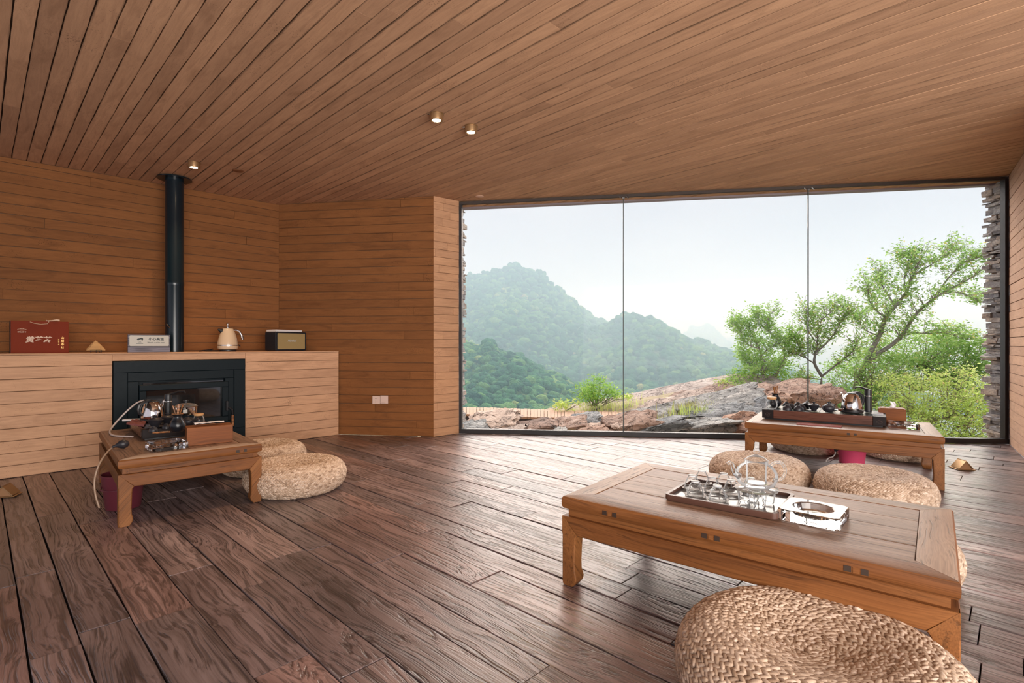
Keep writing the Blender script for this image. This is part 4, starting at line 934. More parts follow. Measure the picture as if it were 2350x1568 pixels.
def tea_tray(lab, p, rz, L, D, H):
    k = thing('tea_tray', lab, 'tea tray', p, rz)
    MB().box(0, 0, .008, L*.95, D*.92, .016).build('dark_base', M['black'], k)
    for sy in (-1, 1): MB().box(0, sy*(D/2-.008), .014+(H-.014)/2, L-.20*L, .016, H-.014, b=.002).build('side_board', M['traywood'], k)
    for sx in (-1, 1): 
        MB().box(sx*(L/2-.05*L), 0, .012+(H-.012)/2, L*.1, D, H-.012, b=.003).build('end_block', M['blackgloss2'], k)
    MB().box(0, 0, H-.012, L*.8-.002, D-.034, .014).build('drain_plate', M['blackgloss'], k)
    mb = MB()
    for i in range(9): mb.box(-L*.30+i*.030, 0, H-.0045, .004, D*.55, .0012)
    mb.build('drain_slat', M['iron'], k)
    for sx in (-1, 1):
        mb = MB()
        for sy in (-1, 1):
            for a in range(3): mb.tube([(sx*(L/2-.05*L)-.016+a*.012, sy*(D/2+.0006), H*.45+.012*math.sin(q_*1.3+a)) if False else (sx*(L/2-.05*L)-.02+.008*q_, sy*(D/2+.0004), H*.40+a*.010+.006*math.sin(q_*1.7+a*2)) for q_ in range(6)], .0009, 4)
        mb.build('carved_flourish', M['silver2'], k)
    return k
M['blackgloss2'] = mat('lacquered_end', (.014, .009, .009), .5, 0, **{'Specular IOR Level': .2}); M['silver2'] = mat('carving_line', (.10, .07, .06), .4)
# ---- stove table (T2)
def L2(x, y, z=.37): return loc2(T2, A2, x, y, z)
tea_tray('dark wood tea tray with black ends on the stove table', L2(.285, -.01), A2, .64, .40, .072)
ZT = .4425
def q2(px, py, z=ZT): p = fl(px, py, z); return (p.x, p.y, z)
kettle('polished steel kettle with black handle on the stove table', q2(350, 966), R(-120), .95)
pump('black upright water dispenser on the stove table', q2(386, 962), R(180-160+180), .19)
p = q2(427, 964)
k = thing('steel_pot', 'steel pot with glass lid on a burner, behind the tool vase', 'pot', p)
MB().lathe([(.055, 0), (.072, .002), (.074, .035), (.068, .040)], 36).build('burner', M['iron'], k)
MB().lathe([(.066, .040), (.070, .044), (.072, .098), (.078, .102), (.076, .104), (.068, .100)], 36).build('pot_body', M['steel'], k, smooth=50)
MB().lathe([(.074, .104), (.060, .116), (.030, .124), (0, .126)], 32).build('glass_lid', M['glass'], k, smooth=60)
MB().lathe([(.010, .125), (.008, .134), (.018, .140), (.018, .148), (0, .150)], 20).build('lid_knob', M['black'], bpy.data.objects['glass_lid'])
MB().box(.035, -.066, .070, .028, .004, .026, rz=R(28)).build('printed_label', M['signbg'], k)
gaiwan('dark clay lidded bowl before the steel kettle on the stove table', q2(356, 982), 1.02)
gaiwan('dark clay lidded bowl beside the black dispenser on the stove table', q2(384, 974), .95)
tool_vase('black vase holding wooden tea tools on the stove table', q2(407.5, 991), .6, 1.0)
lid_jar('glass jar with wooden lid behind the long tissue box', q2(456, 976), .85, True)
clay_teapot('small dark clay teapot between tool vase and glass jar', q2(432, 978), R(150), .9)
small_cup('small dark upturned cup in front of the lidded bowl on the stove table', q2(352, 991), .75)
small_cup('small dark upturned cup touching the tool vase on the stove table', q2(382, 984), .75)
o = MB().tube([q2(350, 994, ZT+.006), q2(391, 991, ZT+.006)], .0055, 8).build('tea_scoop', M['tool']); tag(o, 'thin wooden rod lying at the front of the stove table tray', 'tea tool')
a, b2, c_, d = [Vector(q2(*v)[:2]) for v in ((290, 975), (306, 966), (337, 968), (330, 980))]
folded_cloth('tea_towel', 'rumpled brown towel at the far end of the stove table tray', M['rose'], (a, d, c_, b2), ZT, .012)
o = MB().prism(rrect(.10, .05, .006), 0, .012, .002).build('cup_lid', M['white']); o.location = L2(.53, .19, ZT); o.rotation_euler.z = A2+R(60); tag(o, 'flat white plastic lid at the far corner of the stove table tray', 'lid')
pt = Vector((-1.955, 3.360)); tissue_box('long wooden tissue box on the stove table', (pt.x, pt.y, .3705), R(37), .255, .125, .112)
bp = fl(279, 1020, .40)
k = thing('pump_bulb', 'dark rubber pump bulb with amber hose hanging over the stove table edge', 'pump', (bp.x, bp.y, .371), R(40))
MB().tube([(-.045, 0, .018), (-.030, 0, .022), (-.022, 0, .024), (-.006, 0, .028), (.012, 0, .030), (.030, 0, .028), (.038, 0, .028)], [.007, .009, .013, .024, .028, .018, .006], 14).build('bulb', M['clay'], k, smooth=60)
hp = [Vector(v)-Vector((bp.x, bp.y, .371)) for v in [tuple(fl(268, 1024, .392)), tuple(at(255, 1030, 3.17)), tuple(at(240, 1046, 3.12)), tuple(at(226, 1070, 3.08)), tuple(at(217, 1103, 3.06)), tuple(at(219, 1135, 3.05)), tuple(at(228, 1166, 3.05))]]
hp = [Matrix.Rotation(-R(40), 3, 'Z') @ v for v in hp]
MB().tube(smooth_path(hp), .0055, 8).build('amber_hose', M['hoset'], k, smooth=60)
hpts = [at(331, 919, 3.95), at(316, 924, 3.93), at(300, 936, 3.90), at(284, 951, 3.87), at(268, 968, 3.84), at(256, 983, 3.78), at(252, 991, 3.72)]+[fl(256, 998, .379), fl(270, 1001, .378), fl(290, 1002, .378), fl(305, 1002.5, .378)]
o = MB().tube(smooth_path(hpts), .0062, 9).build('water_hose', M['hose'], smooth=60); tag(o, 'pale plastic hose arching from the steel kettle down to the table', 'hose')
def bucket(lab, p, rt, rb_, h, m_):
    k = thing('plastic_bucket', lab, 'bucket', (*p, 0), 0, 'plastic buckets under the tables')
    MB().lathe([(0, 0), (rb_, 0), (rb_+.002, .004), (rt, h), (rt+.006, h), (rt+.006, h+.006), (rt-.003, h+.006), (rb_-.002, .006), (0, .006)], 36).build('pail', m_, k, smooth=50)
    MB().tube([(rt, 0, h-.01), (rt*.9, -.03, h-.05), (rt*.5, -rt*.98, h-.075), (0, -rt*1.02, h-.08), (-rt*.5, -rt*.98, h-.075), (-rt*.9, -.03, h-.05), (-rt, 0, h-.01)], .003, 6).build('bucket_handle', m_, k, smooth=60); return k
bucket('plum red plastic bucket under the stove table', (-2.40, 3.215), .112, .088, .205, M['purple'])
bucket('bright pink plastic bucket under the window table', (2.885, 4.42), .112, .090, .200, M['pink'])
p0 = at(1919, 1030, 4.36); k = thing('hose_end', 'dark tapered pump end with white hose beside the pink bucket', 'hose', tuple(p0))
MB().tube([(.01, 0, .03), (0, 0, .0), (-.008, 0, -.025)], [.030, .022, .007], 12).build('pump_cone', M['clay'], k)
MB().tube([tuple(at(a, b2, 4.36)-p0) for a, b2 in ((1917, 1037), (1916, 1043), (1911, 1049), (1902, 1051), (1897, 1056), (1896, 1060))], .0055, 8).build('white_hose', M['hose'], k, smooth=60)
# ---- window table (T3)
TA = R(-34.4); TC3 = Vector((2.613, 4.379))
tea_tray('dark wood tea tray with carved ends on the window table', (TC3.x, TC3.y, .37), TA, .86, .46, .082)
Z3 = .4525
def q3(x, y, z=Z3): return loc2(TC3, TA, x, y, z)
kettle('polished copper-toned steel kettle on the window table', q3(.205, -.03), R(3), 1.02)
pump('black upright water dispenser on the window table', q3(.315, .045), R(3), .190)
gaiwan('dark clay lidded bowl in the middle of the window table tray', q3(-.055, -.125), .95)
gaiwan('dark clay bowl partly hidden behind the lidded one on the window table', q3(-.118, .02), .82)
clay_teapot('round dark clay teapot left of the kettle on the window table', q3(.048, -.125), R(200), 1.0)
clay_teapot('dark clay teapot behind the round one on the window table', q3(.05, .06), R(20), .85)
for x, y, s2, lb in ((-.245, -.185, 1, 'upturned dark cup, front left of the cup group by the glass jar'), (-.165, -.165, 1, 'upturned dark cup, front right of the cup group'), (-.225, -.085, 1, 'upturned dark cup, second row left of the cup group'), (-.150, -.070, 1, 'upturned dark cup, second row right of the cup group'),
                     (-.285, .12, .9, 'upturned dark cup, back left of the cup group'), (-.20, .16, .9, 'upturned dark cup, back right of the cup group')): small_cup(lb, q3(x, y), s2)
tool_vase('black vase holding wooden tea tools on the window table', q3(-.365, .05), .6, 1.05)
lid_jar('glass jar with wooden lid at the left end of the window table', q3(-.365, -.165), 1.08)
k = thing('tea_strainer', 'tea strainer with wooden handle lying between teapot and kettle', 'strainer', q3(.118, -.06), TA)
MB().lathe([(.012, .002), (.028, .016), (.030, .018), (.028, .018), (.011, .004)], 24, (-.035, 0, 0), caps=False).build('strainer_bowl', M['chrome'], k, smooth=60); MB().tube([(-.006, 0, .016), (.012, 0, .016), (.03, -.01, .014)], [.005, .010, .007], 9).build('wooden_handle', M['traywood'], k)
k = thing('control_panel', 'printed touch control panel on the right end of the window table tray', 'control panel', q3(.375, .0), TA)
MB().box(0, 0, .002, .078, .20, .004, b=.004).build('panel_plate', M['screen'], k)
mb = MB()
for i in range(5): mb.box(-.012+.006*(i % 2), -.07+i*.034, .0042, .03, .010, .0006)
mb.build('panel_print', M['ink'], k)
pz = Vector((3.04, 4.19)); tissue_box('square wooden tissue box with tissue sticking up on the window table', (pz.x+.03, pz.y+.02, .3705), A3, .178, .13, .118, True)
cs4 = [Vector(loc2(T3, A3, x, y)[:2]) for x, y in ((-.27, -.335), (.03, -.315), (.035, -.225), (-.265, -.235))]
folded_cloth('tea_cloth', 'folded dusky pink cloth at the front edge of the window table', M['rose'], cs4, .3705, .006)
# pop-up floor sockets
def floor_box(lab, p, rz):
    k = thing('floor_socket', lab, 'floor socket', (*p, 0), rz, 'brass pop-up floor sockets')
    MB().box(0, 0, .004, .13, .115, .007, b=.004).build('base_plate', M['brass'], k)
    MB().prism([(-.045, .008), (.045, .008), (0, .068)], -.045, .045, .001, fn=lambda a, b2, c: (a, c, b2)).build('raised_block', M['brassd'], k)
    for s2 in (-1, 1): MB().add([(s2*x, y, z) for x, z in ((.050, .009), (.054, .012), (-.001, .076), (-.004, .070)) for y in (-.05, .05)], [(0, 2, 3, 1), (2, 4, 5, 3), (4, 6, 7, 5), (6, 0, 1, 7), (0, 6, 4, 2), (1, 3, 5, 7)]).build('tilted_cover', M['brass'], k, smooth=None)
floor_box('brass pop-up floor socket at the right, near the window', (3.63, 4.20), R(-8)); floor_box('brass pop-up floor socket at the left edge, before the ledge', (-3.35, 3.45), R(20))
# ================================================================== outdoors
def vnoise(x, y, seed=0):
    xi = np.floor(x).astype(int); yi = np.floor(y).astype(int); fx = x-xi; fy = y-yi; fx = fx*fx*(3-2*fx); fy = fy*fy*(3-2*fy)
    def h(a, b): n = (a*374761393+b*668265263+seed*974634777) & 0x7fffffff; n = ((n ^ (n >> 13))*1274126177) & 0x7fffffff; return ((n ^ (n >> 16)) & 0xffff)/65535.0
    return (h(xi, yi)*(1-fx)+h(xi+1, yi)*fx)*(1-fy)+(h(xi, yi+1)*(1-fx)+h(xi+1, yi+1)*fx)*fy
def fbm(x, y, o=4, seed=0):
    s = 0; a = 1; t = 0
    for i in range(o): s = s+a*vnoise(x*2**i, y*2**i, seed+i*17); t += a; a *= .5
    return s/t
def domes(x, y, seed=0):
    """rounded tree crowns: distance to jittered cell points"""
    xi = np.floor(x).astype(int); yi = np.floor(y).astype(int); best = np.full(x.shape, 9.0)
    for dx in (-1, 0, 1):
        for dy in (-1, 0, 1):
            cx, cy2 = xi+dx, yi+dy; n = (cx*374761393+cy2*668265263+seed*99991) & 0x7fffffff; n = ((n ^ (n >> 13))*1274126177) & 0x7fffffff
            jx = (n & 1023)/1023; jy = ((n >> 10) & 1023)/1023; r = .75+.5*(((n >> 20) & 255)/255)
            best = np.minimum(best, ((x-cx-jx)**2+(y-cy2-jy)**2)/r**2)
    return np.sqrt(np.clip(1-best, 0, 1))
def grid_mesh(name, X, Y, Z, m, parent=None, smooth=True):
    r, c = X.shape; me = bpy.data.meshes.new(name); co = np.stack([X, Y, Z], -1).reshape(-1, 3)
    idx = np.arange(r*c).reshape(r, c); q = np.stack([idx[:-1, :-1], idx[:-1, 1:], idx[1:, 1:], idx[1:, :-1]], -1).reshape(-1, 4)
    me.vertices.add(len(co)); me.vertices.foreach_set('co', co.ravel()); me.loops.add(q.size); me.loops.foreach_set('vertex_index', q.ravel().astype(np.int32))
    me.polygons.add(len(q)); me.polygons.foreach_set('loop_start', np.arange(0, q.size, 4, dtype=np.int32)); me.polygons.foreach_set('loop_total', np.full(len(q), 4, dtype=np.int32))
    me.update(calc_edges=True); me.polygons.foreach_set('use_smooth', [smooth]*len(q)); me.materials.append(m)
    o = bpy.data.objects.new(name, me); C.objects.link(o)
    if parent: o.parent = parent
    return o
def ridge(name, D, pts, depth, base_px, m, tree, seed, nx=300, ny=150, fold=6.0, crowns=0, crad=1.0):
    px = np.array([p[0] for p in pts], float); py = np.array([p[1] for p in pts], float)
    x0, x1 = (px[0]-CX)/F*D, (px[-1]-CX)/F*D
    Xc = np.linspace(x0, x1, nx); pxs = Xc/D*F+CX; crest = 1-(np.interp(pxs, px, py)-HY)/F*D
    T = np.linspace(-.05, 1, ny)[:, None]; base = 1-(base_px-HY)/F*(D-depth)
    crest = crest+(fbm(Xc/(tree*1.3), Xc*0+seed, 3, seed)-.5)*tree*1.5
    X = np.repeat(Xc[None, :], ny, 0); Y = D-depth*T+0*X
    k = np.clip(T, 0, 1); k = k**.9
    Z = crest[None, :]*(1-k)+base*k - 40*np.clip(-T, 0, 1)*1.2
    amp = np.sin(np.clip(T, 0, 1)*math.pi)**.7
    f_ = fbm(X/(fold*2.2)+3, Y/(fold*5)+seed, 4, seed)-.5; Z += amp*f_*fold*1.6; 
    # spurs running down the slope
    Z += amp*(np.abs(np.sin(X/(fold*2.4)+3*fbm(X/fold/5, Y/fold/4, 3, seed+5)))-.5)*fold*.45
    dm = domes(X/tree, (Y-Z*.8)/tree, seed)*tree*.35*(.55+.9*fbm(X/tree/4, Y/tree/4, 2, seed+3)); dm += domes(X/tree*2.6+5, (Y-Z*.8)/tree*2.6, seed+9)*tree*.14
    Z = Z+dm*.95; Y = Y-dm*.5
    o = tag(grid_mesh(name, X, Y, Z, m), kind='structure')
    if crowns:
        r = np.random.RandomState(seed+100); bm = bmesh.new(); bmesh.ops.create_icosphere(bm, subdivisions=2, radius=1); bv = np.array([v.co for v in bm.verts]); bf = np.array([[v.index for v in f.verts] for f in bm.faces]); bm.free(); nv = len(bv)
        ii = (r.rand(crowns)*(ny-4)).astype(int)+1; jj = (r.rand(crowns)*(nx-2)).astype(int); cx_, cy2, cz_ = X[ii, jj], Y[ii, jj], Z[ii, jj]
        rad = crad*r.uniform(.55, 1.25, crowns)*np.where(r.rand(crowns) < .12, 1.35, 1)
        P = bv[None]*(1+.42*(r.rand(crowns, nv, 1)-.5)); P = P*rad[:, None, None]*np.array([1, 1, .82]); P += np.stack([cx_, cy2, cz_+rad*.15], 1)[:, None, :]
        me = bpy.data.meshes.new('tree_crowns'); q = (bf[None]+(np.arange(crowns)*nv)[:, None, None]).reshape(-1, 3).astype(np.int32)
        me.vertices.add(crowns*nv); me.vertices.foreach_set('co', P.ravel()); me.loops.add(q.size); me.loops.foreach_set('vertex_index', q.ravel()); me.polygons.add(len(q)); me.polygons.foreach_set('loop_start', np.arange(0, q.size, 3, dtype=np.int32)); me.polygons.foreach_set('loop_total', np.full(len(q), 3, dtype=np.int32)); me.update(calc_edges=True)
        t = np.clip(.30+.55*(fbm(cx_/fold/2.5, cz_/fold/2, 3, seed+40)-.35)+r.normal(0, .17, crowns), 0, 1); a_ = me.attributes.new('tone', 'FLOAT', 'POINT'); a_.data.foreach_set('value', np.repeat(t, nv).astype(np.float32)); me.materials.append(M['crown'])
        c_ = bpy.data.objects.new('tree_crowns', me); C.objects.link(c_); c_.parent = o; c_['kind'] = 'stuff'
    return o
m, nt, b = newmat('forest_crowns'); at0 = N(nt, 'ShaderNodeAttribute', attribute_name='tone'); g0 = N(nt, 'ShaderNodeTexCoord'); n0 = noise(nt, g0.outputs['Object'], 2.2, 4, .7)
nt.links.new(mix(nt, ramp(nt, at0.outputs['Fac'], [(0, (.02, .11, .075)), (.4, (.065, .24, .11)), (.7, (.24, .45, .14)), (.9, (.46, .54, .18)), (1, (.60, .46, .22))]), ramp(nt, n0, [(.35, (.55, .6, .6)), (.65, (1.2, 1.2, 1.1))]), 1, 'MULTIPLY'), b.inputs['Base Color']); b.inputs['Roughness'].default_value = .9; b.inputs['Specular IOR Level'].default_value = .1; bump(nt, n0, 1, .6, b); M['crown'] = m
ridge('mountain_far', 620, [(1480, 830), (1530, 800), (1562, 781), (1582, 765), (1600, 756), (1622, 757), (1640, 768), (1655, 786), (1676, 805), (1700, 818), (1760, 836), (1830, 850)], 160, 900, M['hill'], 5.5, 3, 180, 70, 16, 2200, 3.6)
ridge('mountain_haze', 760, [(1560, 800), (1640, 780), (1720, 770), (1800, 775), (1900, 800), (2000, 790), (2100, 760), (2200, 740), (2300, 735), (2420, 760)], 160, 905, M['hill'], 7, 13, 160, 50, 20)
ridge('mountain_peak', 300, [(940, 665), (1010, 650), (1060, 641), (1100, 637), (1135, 630), (1152, 622), (1168, 613), (1190, 613), (1208, 622), (1230, 626), (1250, 636), (1262, 655), (1285, 664), (1300, 684), (1318, 700), (1335, 716), (1350, 728), (1375, 742), (1400, 752), (1440, 775), (1500, 815), (1560, 850)], 130, 950, M['hill'], 2.7, 5, 300, 170, 11, 5600, 1.55)
ridge('mountain_right', 235, [(1290, 830), (1330, 790), (1360, 765), (1385, 748), (1410, 736), (1440, 731), (1470, 734), (1500, 742), (1520, 758), (1545, 772), (1570, 783), (1600, 788), (1640, 800), (1680, 815), (1710, 832), (1760, 850), (1810, 880), (1850, 905), (1900, 940)], 95, 960, M['hill'], 2.3, 8, 300, 160, 9, 5200, 1.3)
ridge('mountain_near', 130, [(880, 770), (1000, 790), (1060, 800), (1100, 803), (1140, 808), (1170, 818), (1200, 838), (1240, 856), (1270, 870), (1300, 885), (1340, 905), (1380, 925), (1440, 960)], 55, 990, M['hillnear'], 2.0, 21, 260, 130, 5, 3600, .95)
X, Y = np.meshgrid(np.linspace(-120, 760, 90), np.linspace(20, 720, 70)); Z = -26-Y*.09+8*fbm(X/60, Y/60, 4, 4); tag(grid_mesh('valley_floor', X, Y, Z, M['hill']), kind='structure')
# haze in the valley air
m = bpy.data.materials.new('valley_haze'); m.use_nodes = True; nt = m.node_tree; nt.nodes.clear(); vsn = N(nt, 'ShaderNodeVolumeScatter'); vsn.inputs['Color'].default_value = (.66, .86, 1, 1); vsn.inputs['Density'].default_value = .0043; vsn.inputs['Anisotropy'].default_value = .0
o_ = N(nt, 'ShaderNodeOutputMaterial'); nt.links.new(vsn.outputs[0], o_.inputs['Volume']); m.cycles.homogeneous_volume = True
hz = MB().add([(x, y, z) for z in (-90, 58) for x, y in ((-150, 34), (140, 34), (820, 800), (-360, 800))], [(3, 2, 1, 0), (4, 5, 6, 7), (0, 1, 5, 4), (1, 2, 6, 5), (2, 3, 7, 6), (3, 0, 4, 7)]).build('valley_haze', m, smooth=None); tag(hz, kind='stuff')
# near ground: rises to a rocky ridge on the right, falls away beyond
def gz_out(x, y):
    b = -.16+.02*np.sin(x*1.3)
    rise = np.clip((x-.9)/2.2, 0, 1)*np.clip((y-6.2)/2.6, 0, 1)*.36*(1-np.clip((x-4.6)/1.0, 0, 1)*.9)
    fall = np.clip((y-9.0-np.clip(x, 0, 4)*.25)/2.2, 0, 5); fr_ = np.clip((x-4.9)/1.2, 0, 1)*np.clip((y-5.8)/1.0, 0, 1)*1.1
    return b+rise-fall*1.3-fr_
X, Y = np.meshgrid(np.linspace(-5, 11, 170), np.linspace(5.3, 13, 110)); keep = Y > (5.887-(X+.6)*.1152+.03)
Yc = np.maximum(Y, 5.887-(X+.6)*.1152+.07); Z = gz_out(X, Yc)+.10*(fbm(X*1.6, Yc*1.6, 4, 2)-.5)*np.clip((Yc-6.0)*2, .2, 1); tag(grid_mesh('ground_outside', X, Yc, Z, M['ground']), kind='structure')
def gzs(x, y): return float(gz_out(np.array([x]), np.array([y]))[0])
# boardwalk of crosswise planks
bw = thing('boardwalk', 'curved pale timber boardwalk crossing outside the window at the left', 'boardwalk')
pts = [at(1040, 934, 8.9), at(1120, 935.5, 8.7), at(1200, 938, 8.5), at(1280, 940.5, 8.35), at(1360, 943, 8.3), at(1440, 944, 8.3), at(1480, 943, 8.3)]
ptn = [at(1040, 950, 7.7), at(1120, 953, 7.5), at(1200, 957, 7.35), at(1280, 959, 7.25), at(1360, 958, 7.3), at(1440, 954, 7.45), at(1480, 950, 7.6)]
def lerp_path(P, t): t = t*(len(P)-1); i = min(int(t), len(P)-2); return P[i].lerp(P[i+1], t-i)
mb = MB(); nP = 62
for i in range(nP):
    a, b_ = (i+.04)/nP, (i+.93)/nP; q = [lerp_path(ptn, a), lerp_path(ptn, b_), lerp_path(pts, b_), lerp_path(pts, a)]; zz = random.uniform(-.004, .004)
    for v in q: v.z += zz
    mb.add([tuple(v) for v in q]+[(v.x, v.y, v.z-.03) for v in q], [(0, 1, 2, 3), (7, 6, 5, 4), (0, 4, 5, 1), (1, 5, 6, 2), (2, 6, 7, 3), (3, 7, 4, 0)])
o = mb.build('deck_planks', M['deck'], bw, smooth=None); tag(o, kind='stuff')
mb = MB()
for P in (pts, ptn): mb.tube([tuple(v-Vector((0, 0, .07))) for v in P], .04, 4)
mb.build('deck_beam', M['tenon'], bw, smooth=None)
# rocks
def rock(name, lab, p, size, tilt, m_, rz=0, grp=None, seed=0, layers=6, sub=4, rough=.16):
    bm = bmesh.new(); bmesh.ops.create_cube(bm, size=2); bmesh.ops.subdivide_edges(bm, edges=bm.edges, cuts=2**sub//2, use_grid_fill=True)
    co = np.array([v.co for v in bm.verts]); n_ = np.linalg.norm(co**4, axis=1)
    rr = (np.abs(co)**7).sum(1)**(1/7); co = co/rr[:, None]
    x, y, z = co.T
    lay = np.floor((z+1)/2*layers+.35*fbm(x*2+seed, y*2, 3, seed)); off = (fbm(lay*3.1+seed, x*1.1+y*.9, 2, seed)-.5)
    s2 = 1+off*rough*2.2+(fbm(x*2.5+seed, y*2.5+z*2, 4, seed+2)-.5)*rough*1.6
    co[:, 0] *= s2; co[:, 1] *= s2; co[:, 2] *= 1+(fbm(x*1.6+seed, y*1.6, 4, seed+7)-.5)*rough*2.6
    co += (np.stack([fbm(x*7+seed, y*7+z*5, 3, seed+11), fbm(y*7+seed, x*7-z*5, 3, seed+12), fbm(x*6-z*6, y*8, 3, seed+13)], 1)-.5)*np.array([rough*.9, rough*.9, rough*1.6])
    for v, c in zip(bm.verts, co): v.co = Vector(c*np.array(size))
    me = bpy.data.meshes.new(name); bm.to_mesh(me); bm.free(); me.materials.append(m_); me.polygons.foreach_set('use_smooth', [True]*len(me.polygons)); me.set_sharp_from_angle(angle=R(24))
    o = bpy.data.objects.new(name, me); C.objects.link(o); o.location = p; o.rotation_euler = (R(tilt[0]), R(tilt[1]), R(rz)); return tag(o, lab, 'rock', grp)
rock('rock_slab', 'long pale pink rock slab rising to the right behind the boardwalk', at(1520, 935, 9.0), (2.0, .75, .16), (10, -11, 0), M['rock'], -3, seed=1, sub=5, layers=4, rough=.12)
rock('rock_slab', 'second pale slab of striped rock left of the bright green shrub', at(1365, 948, 8.9), (.85, .5, .10), (8, -9, 0), M['rock'], -4, seed=2, sub=4, layers=3, rough=.12)
rock('rock_slab', 'tilted grey striped rock in the middle, just outside the window', at(1560, 962, 7.1), (1.15, .42, .13), (16, -14, 0), M['rockgrey'], -6, seed=3, sub=5)
rock('boulder', 'large ruddy brown boulder behind the tea table at the right', at(1822, 925, 7.6), (.52, .42, .24), (4, -9, 0), M['rockred'], 8, seed=4, sub=5, rough=.2)
jum = [(1130, 958, 6.9, .42, .3, .10, 'rock'), (1215, 972, 6.5, .38, .22, .07, 'rockred'), (1300, 969, 6.7, .30, .22, .09, 'rockred'), (1345, 962, 6.9, .25, .2, .10, 'rockgrey'), (1395, 978, 6.4, .35, .22, .07, 'rock'), (1450, 976, 6.4, .30, .25, .10, 'rockred'), (1500, 985, 6.25, .38, .18, .07, 'rockgrey'),
       (1520, 950, 7.6, .4, .3, .10, 'rock'), (1600, 983, 6.2, .40, .2, .08, 'rockgrey'), (1655, 960, 6.7, .45, .25, .12, 'rockgrey'), (1700, 938, 7.2, .42, .3, .12, 'rockred'), (1735, 955, 6.6, .30, .22, .13, 'rockgrey'), (1690, 985, 6.15, .30, .2, .10, 'rockred'), (1640, 930, 7.8, .42, .3, .09, 'rock'), (1760, 925, 7.2, .25, .22, .11, 'rockred'), (1620, 912, 8.6, .5, .35, .09, 'rockred'),
       (1765, 975, 6.2, .32, .2, .13, 'rockgrey'), (1720, 905, 8.2, .4, .3, .10, 'rockred'), (1080, 975, 6.6, .25, .2, .08, 'rockgrey'), (1170, 985, 6.3, .3, .16, .05, 'rock'), (1255, 988, 6.25, .26, .16, .05, 'rockgrey'), (1350, 990, 6.2, .3, .15, .05, 'rockred'), (1560, 930, 8.1, .5, .3, .07, 'rock')]
ORD = 'first second third fourth fifth sixth seventh eighth ninth tenth eleventh twelfth thirteenth fourteenth fifteenth sixteenth seventeenth eighteenth nineteenth twentieth twenty-first twenty-second twenty-third'.split(); CN = {'rock': 'pale pinkish', 'rockred': 'ruddy brown', 'rockgrey': 'grey striped'}
jum.sort()
for i, (a, b_, Yd, sx, sy, sz, mm) in enumerate(jum):
    if a < 1440: b_, sx, sz = b_+11, sx*.8, sz*.75
    rock('rock', '%s rubble rock outside the window, %s from the left' % (CN[mm], ORD[i]), at(a, b_, Yd), (sx, sy, sz), (random.uniform(2, 18), random.uniform(-16, -4), 0), M[mm], random.uniform(-18, 14), 'rubble rocks outside the window', seed=10+i, sub=4, layers=5, rough=.32)
mb = MB(); rr0 = np.random.RandomState(77)
for _ in range(150):
    a = rr0.uniform(1085, 1770); y = rr0.uniform(6.15, 7.9) if a > 1440 else rr0.uniform(6.1, 6.9); x = (a-CX)/F*y; sc_ = rr0.uniform(.03, .085)
    bm = bmesh.new(); bmesh.ops.create_icosphere(bm, subdivisions=1, radius=1); zb = gzs(x, y)+(.16 if a > 1500 else .05)*rr0.uniform(.2, 1.0); an = rr0.uniform(0, 3)
    V = [(x+sc_*1.5*(v.co.x*math.cos(an)-v.co.y*math.sin(an)*.7)*rr0.uniform(.7, 1.2), y+sc_*(v.co.x*math.sin(an)+v.co.y*math.cos(an)*.7)*rr0.uniform(.7, 1.2), zb+sc_*.6*v.co.z*rr0.uniform(.7, 1.2)) for v in bm.verts]; Fs = [tuple(v.index for v in f.verts) for f in bm.faces]; bm.free(); mb.add(V, Fs)
o = mb.build('stone_rubble', M['rockgrey'], smooth=None); tag(o, 'small broken stones scattered among the rocks outside the window', 'rubble', kind='stuff')
# leaves
def leaves(name, pts_, size, m_, parent=None, seed=0, asp=.42, flat=.5, tonefn=None, loc=None):
    r = np.random.RandomState(seed); P = np.array(pts_); n = len(P); sz = size*r.uniform(.65, 1.35, n)
    d = r.normal(0, 1, (n, 3)); d[:, 2] = d[:, 2]*.5-.25; d /= np.linalg.norm(d, axis=1)[:, None]
    u = r.normal(0, 1, (n, 3)); u[:, 2] = np.abs(u[:, 2])+flat; s_2 = np.cross(d, u); s_2 /= np.linalg.norm(s_2, axis=1)[:, None]; up = np.cross(s_2, d)
    a = P-d*sz[:, None]*.5; b_ = P+d*sz[:, None]*.5; mid = P-up*sz[:, None]*.06
    c = P+s_2*sz[:, None]*asp*.5; e = P-s_2*sz[:, None]*asp*.5
    V = np.stack([a, c, b_, e], 1).reshape(-1, 3)
    q = np.arange(n*4).reshape(n, 4); me = bpy.data.meshes.new(name)
    me.vertices.add(n*4); me.vertices.foreach_set('co', V.ravel()); me.loops.add(n*4); me.loops.foreach_set('vertex_index', q.ravel().astype(np.int32)); me.polygons.add(n)
    me.polygons.foreach_set('loop_start', np.arange(0, n*4, 4, dtype=np.int32)); me.polygons.foreach_set('loop_total', np.full(n, 4, dtype=np.int32)); me.update(calc_edges=True)
    t = np.clip(r.normal(.5, .2, n), 0, 1) if tonefn is None else np.clip(tonefn(P)+r.normal(0, .15, n), 0, 1)
    t[r.rand(n) < .03] = .97
    at_ = me.attributes.new('tone', 'FLOAT', 'POINT'); at_.data.foreach_set('value', np.repeat(t, 4).astype(np.float32)); me.materials.append(m_)
    o = bpy.data.objects.new(name, me); C.objects.link(o)
    if parent: o.parent = parent
    o['kind'] = 'stuff'; return o
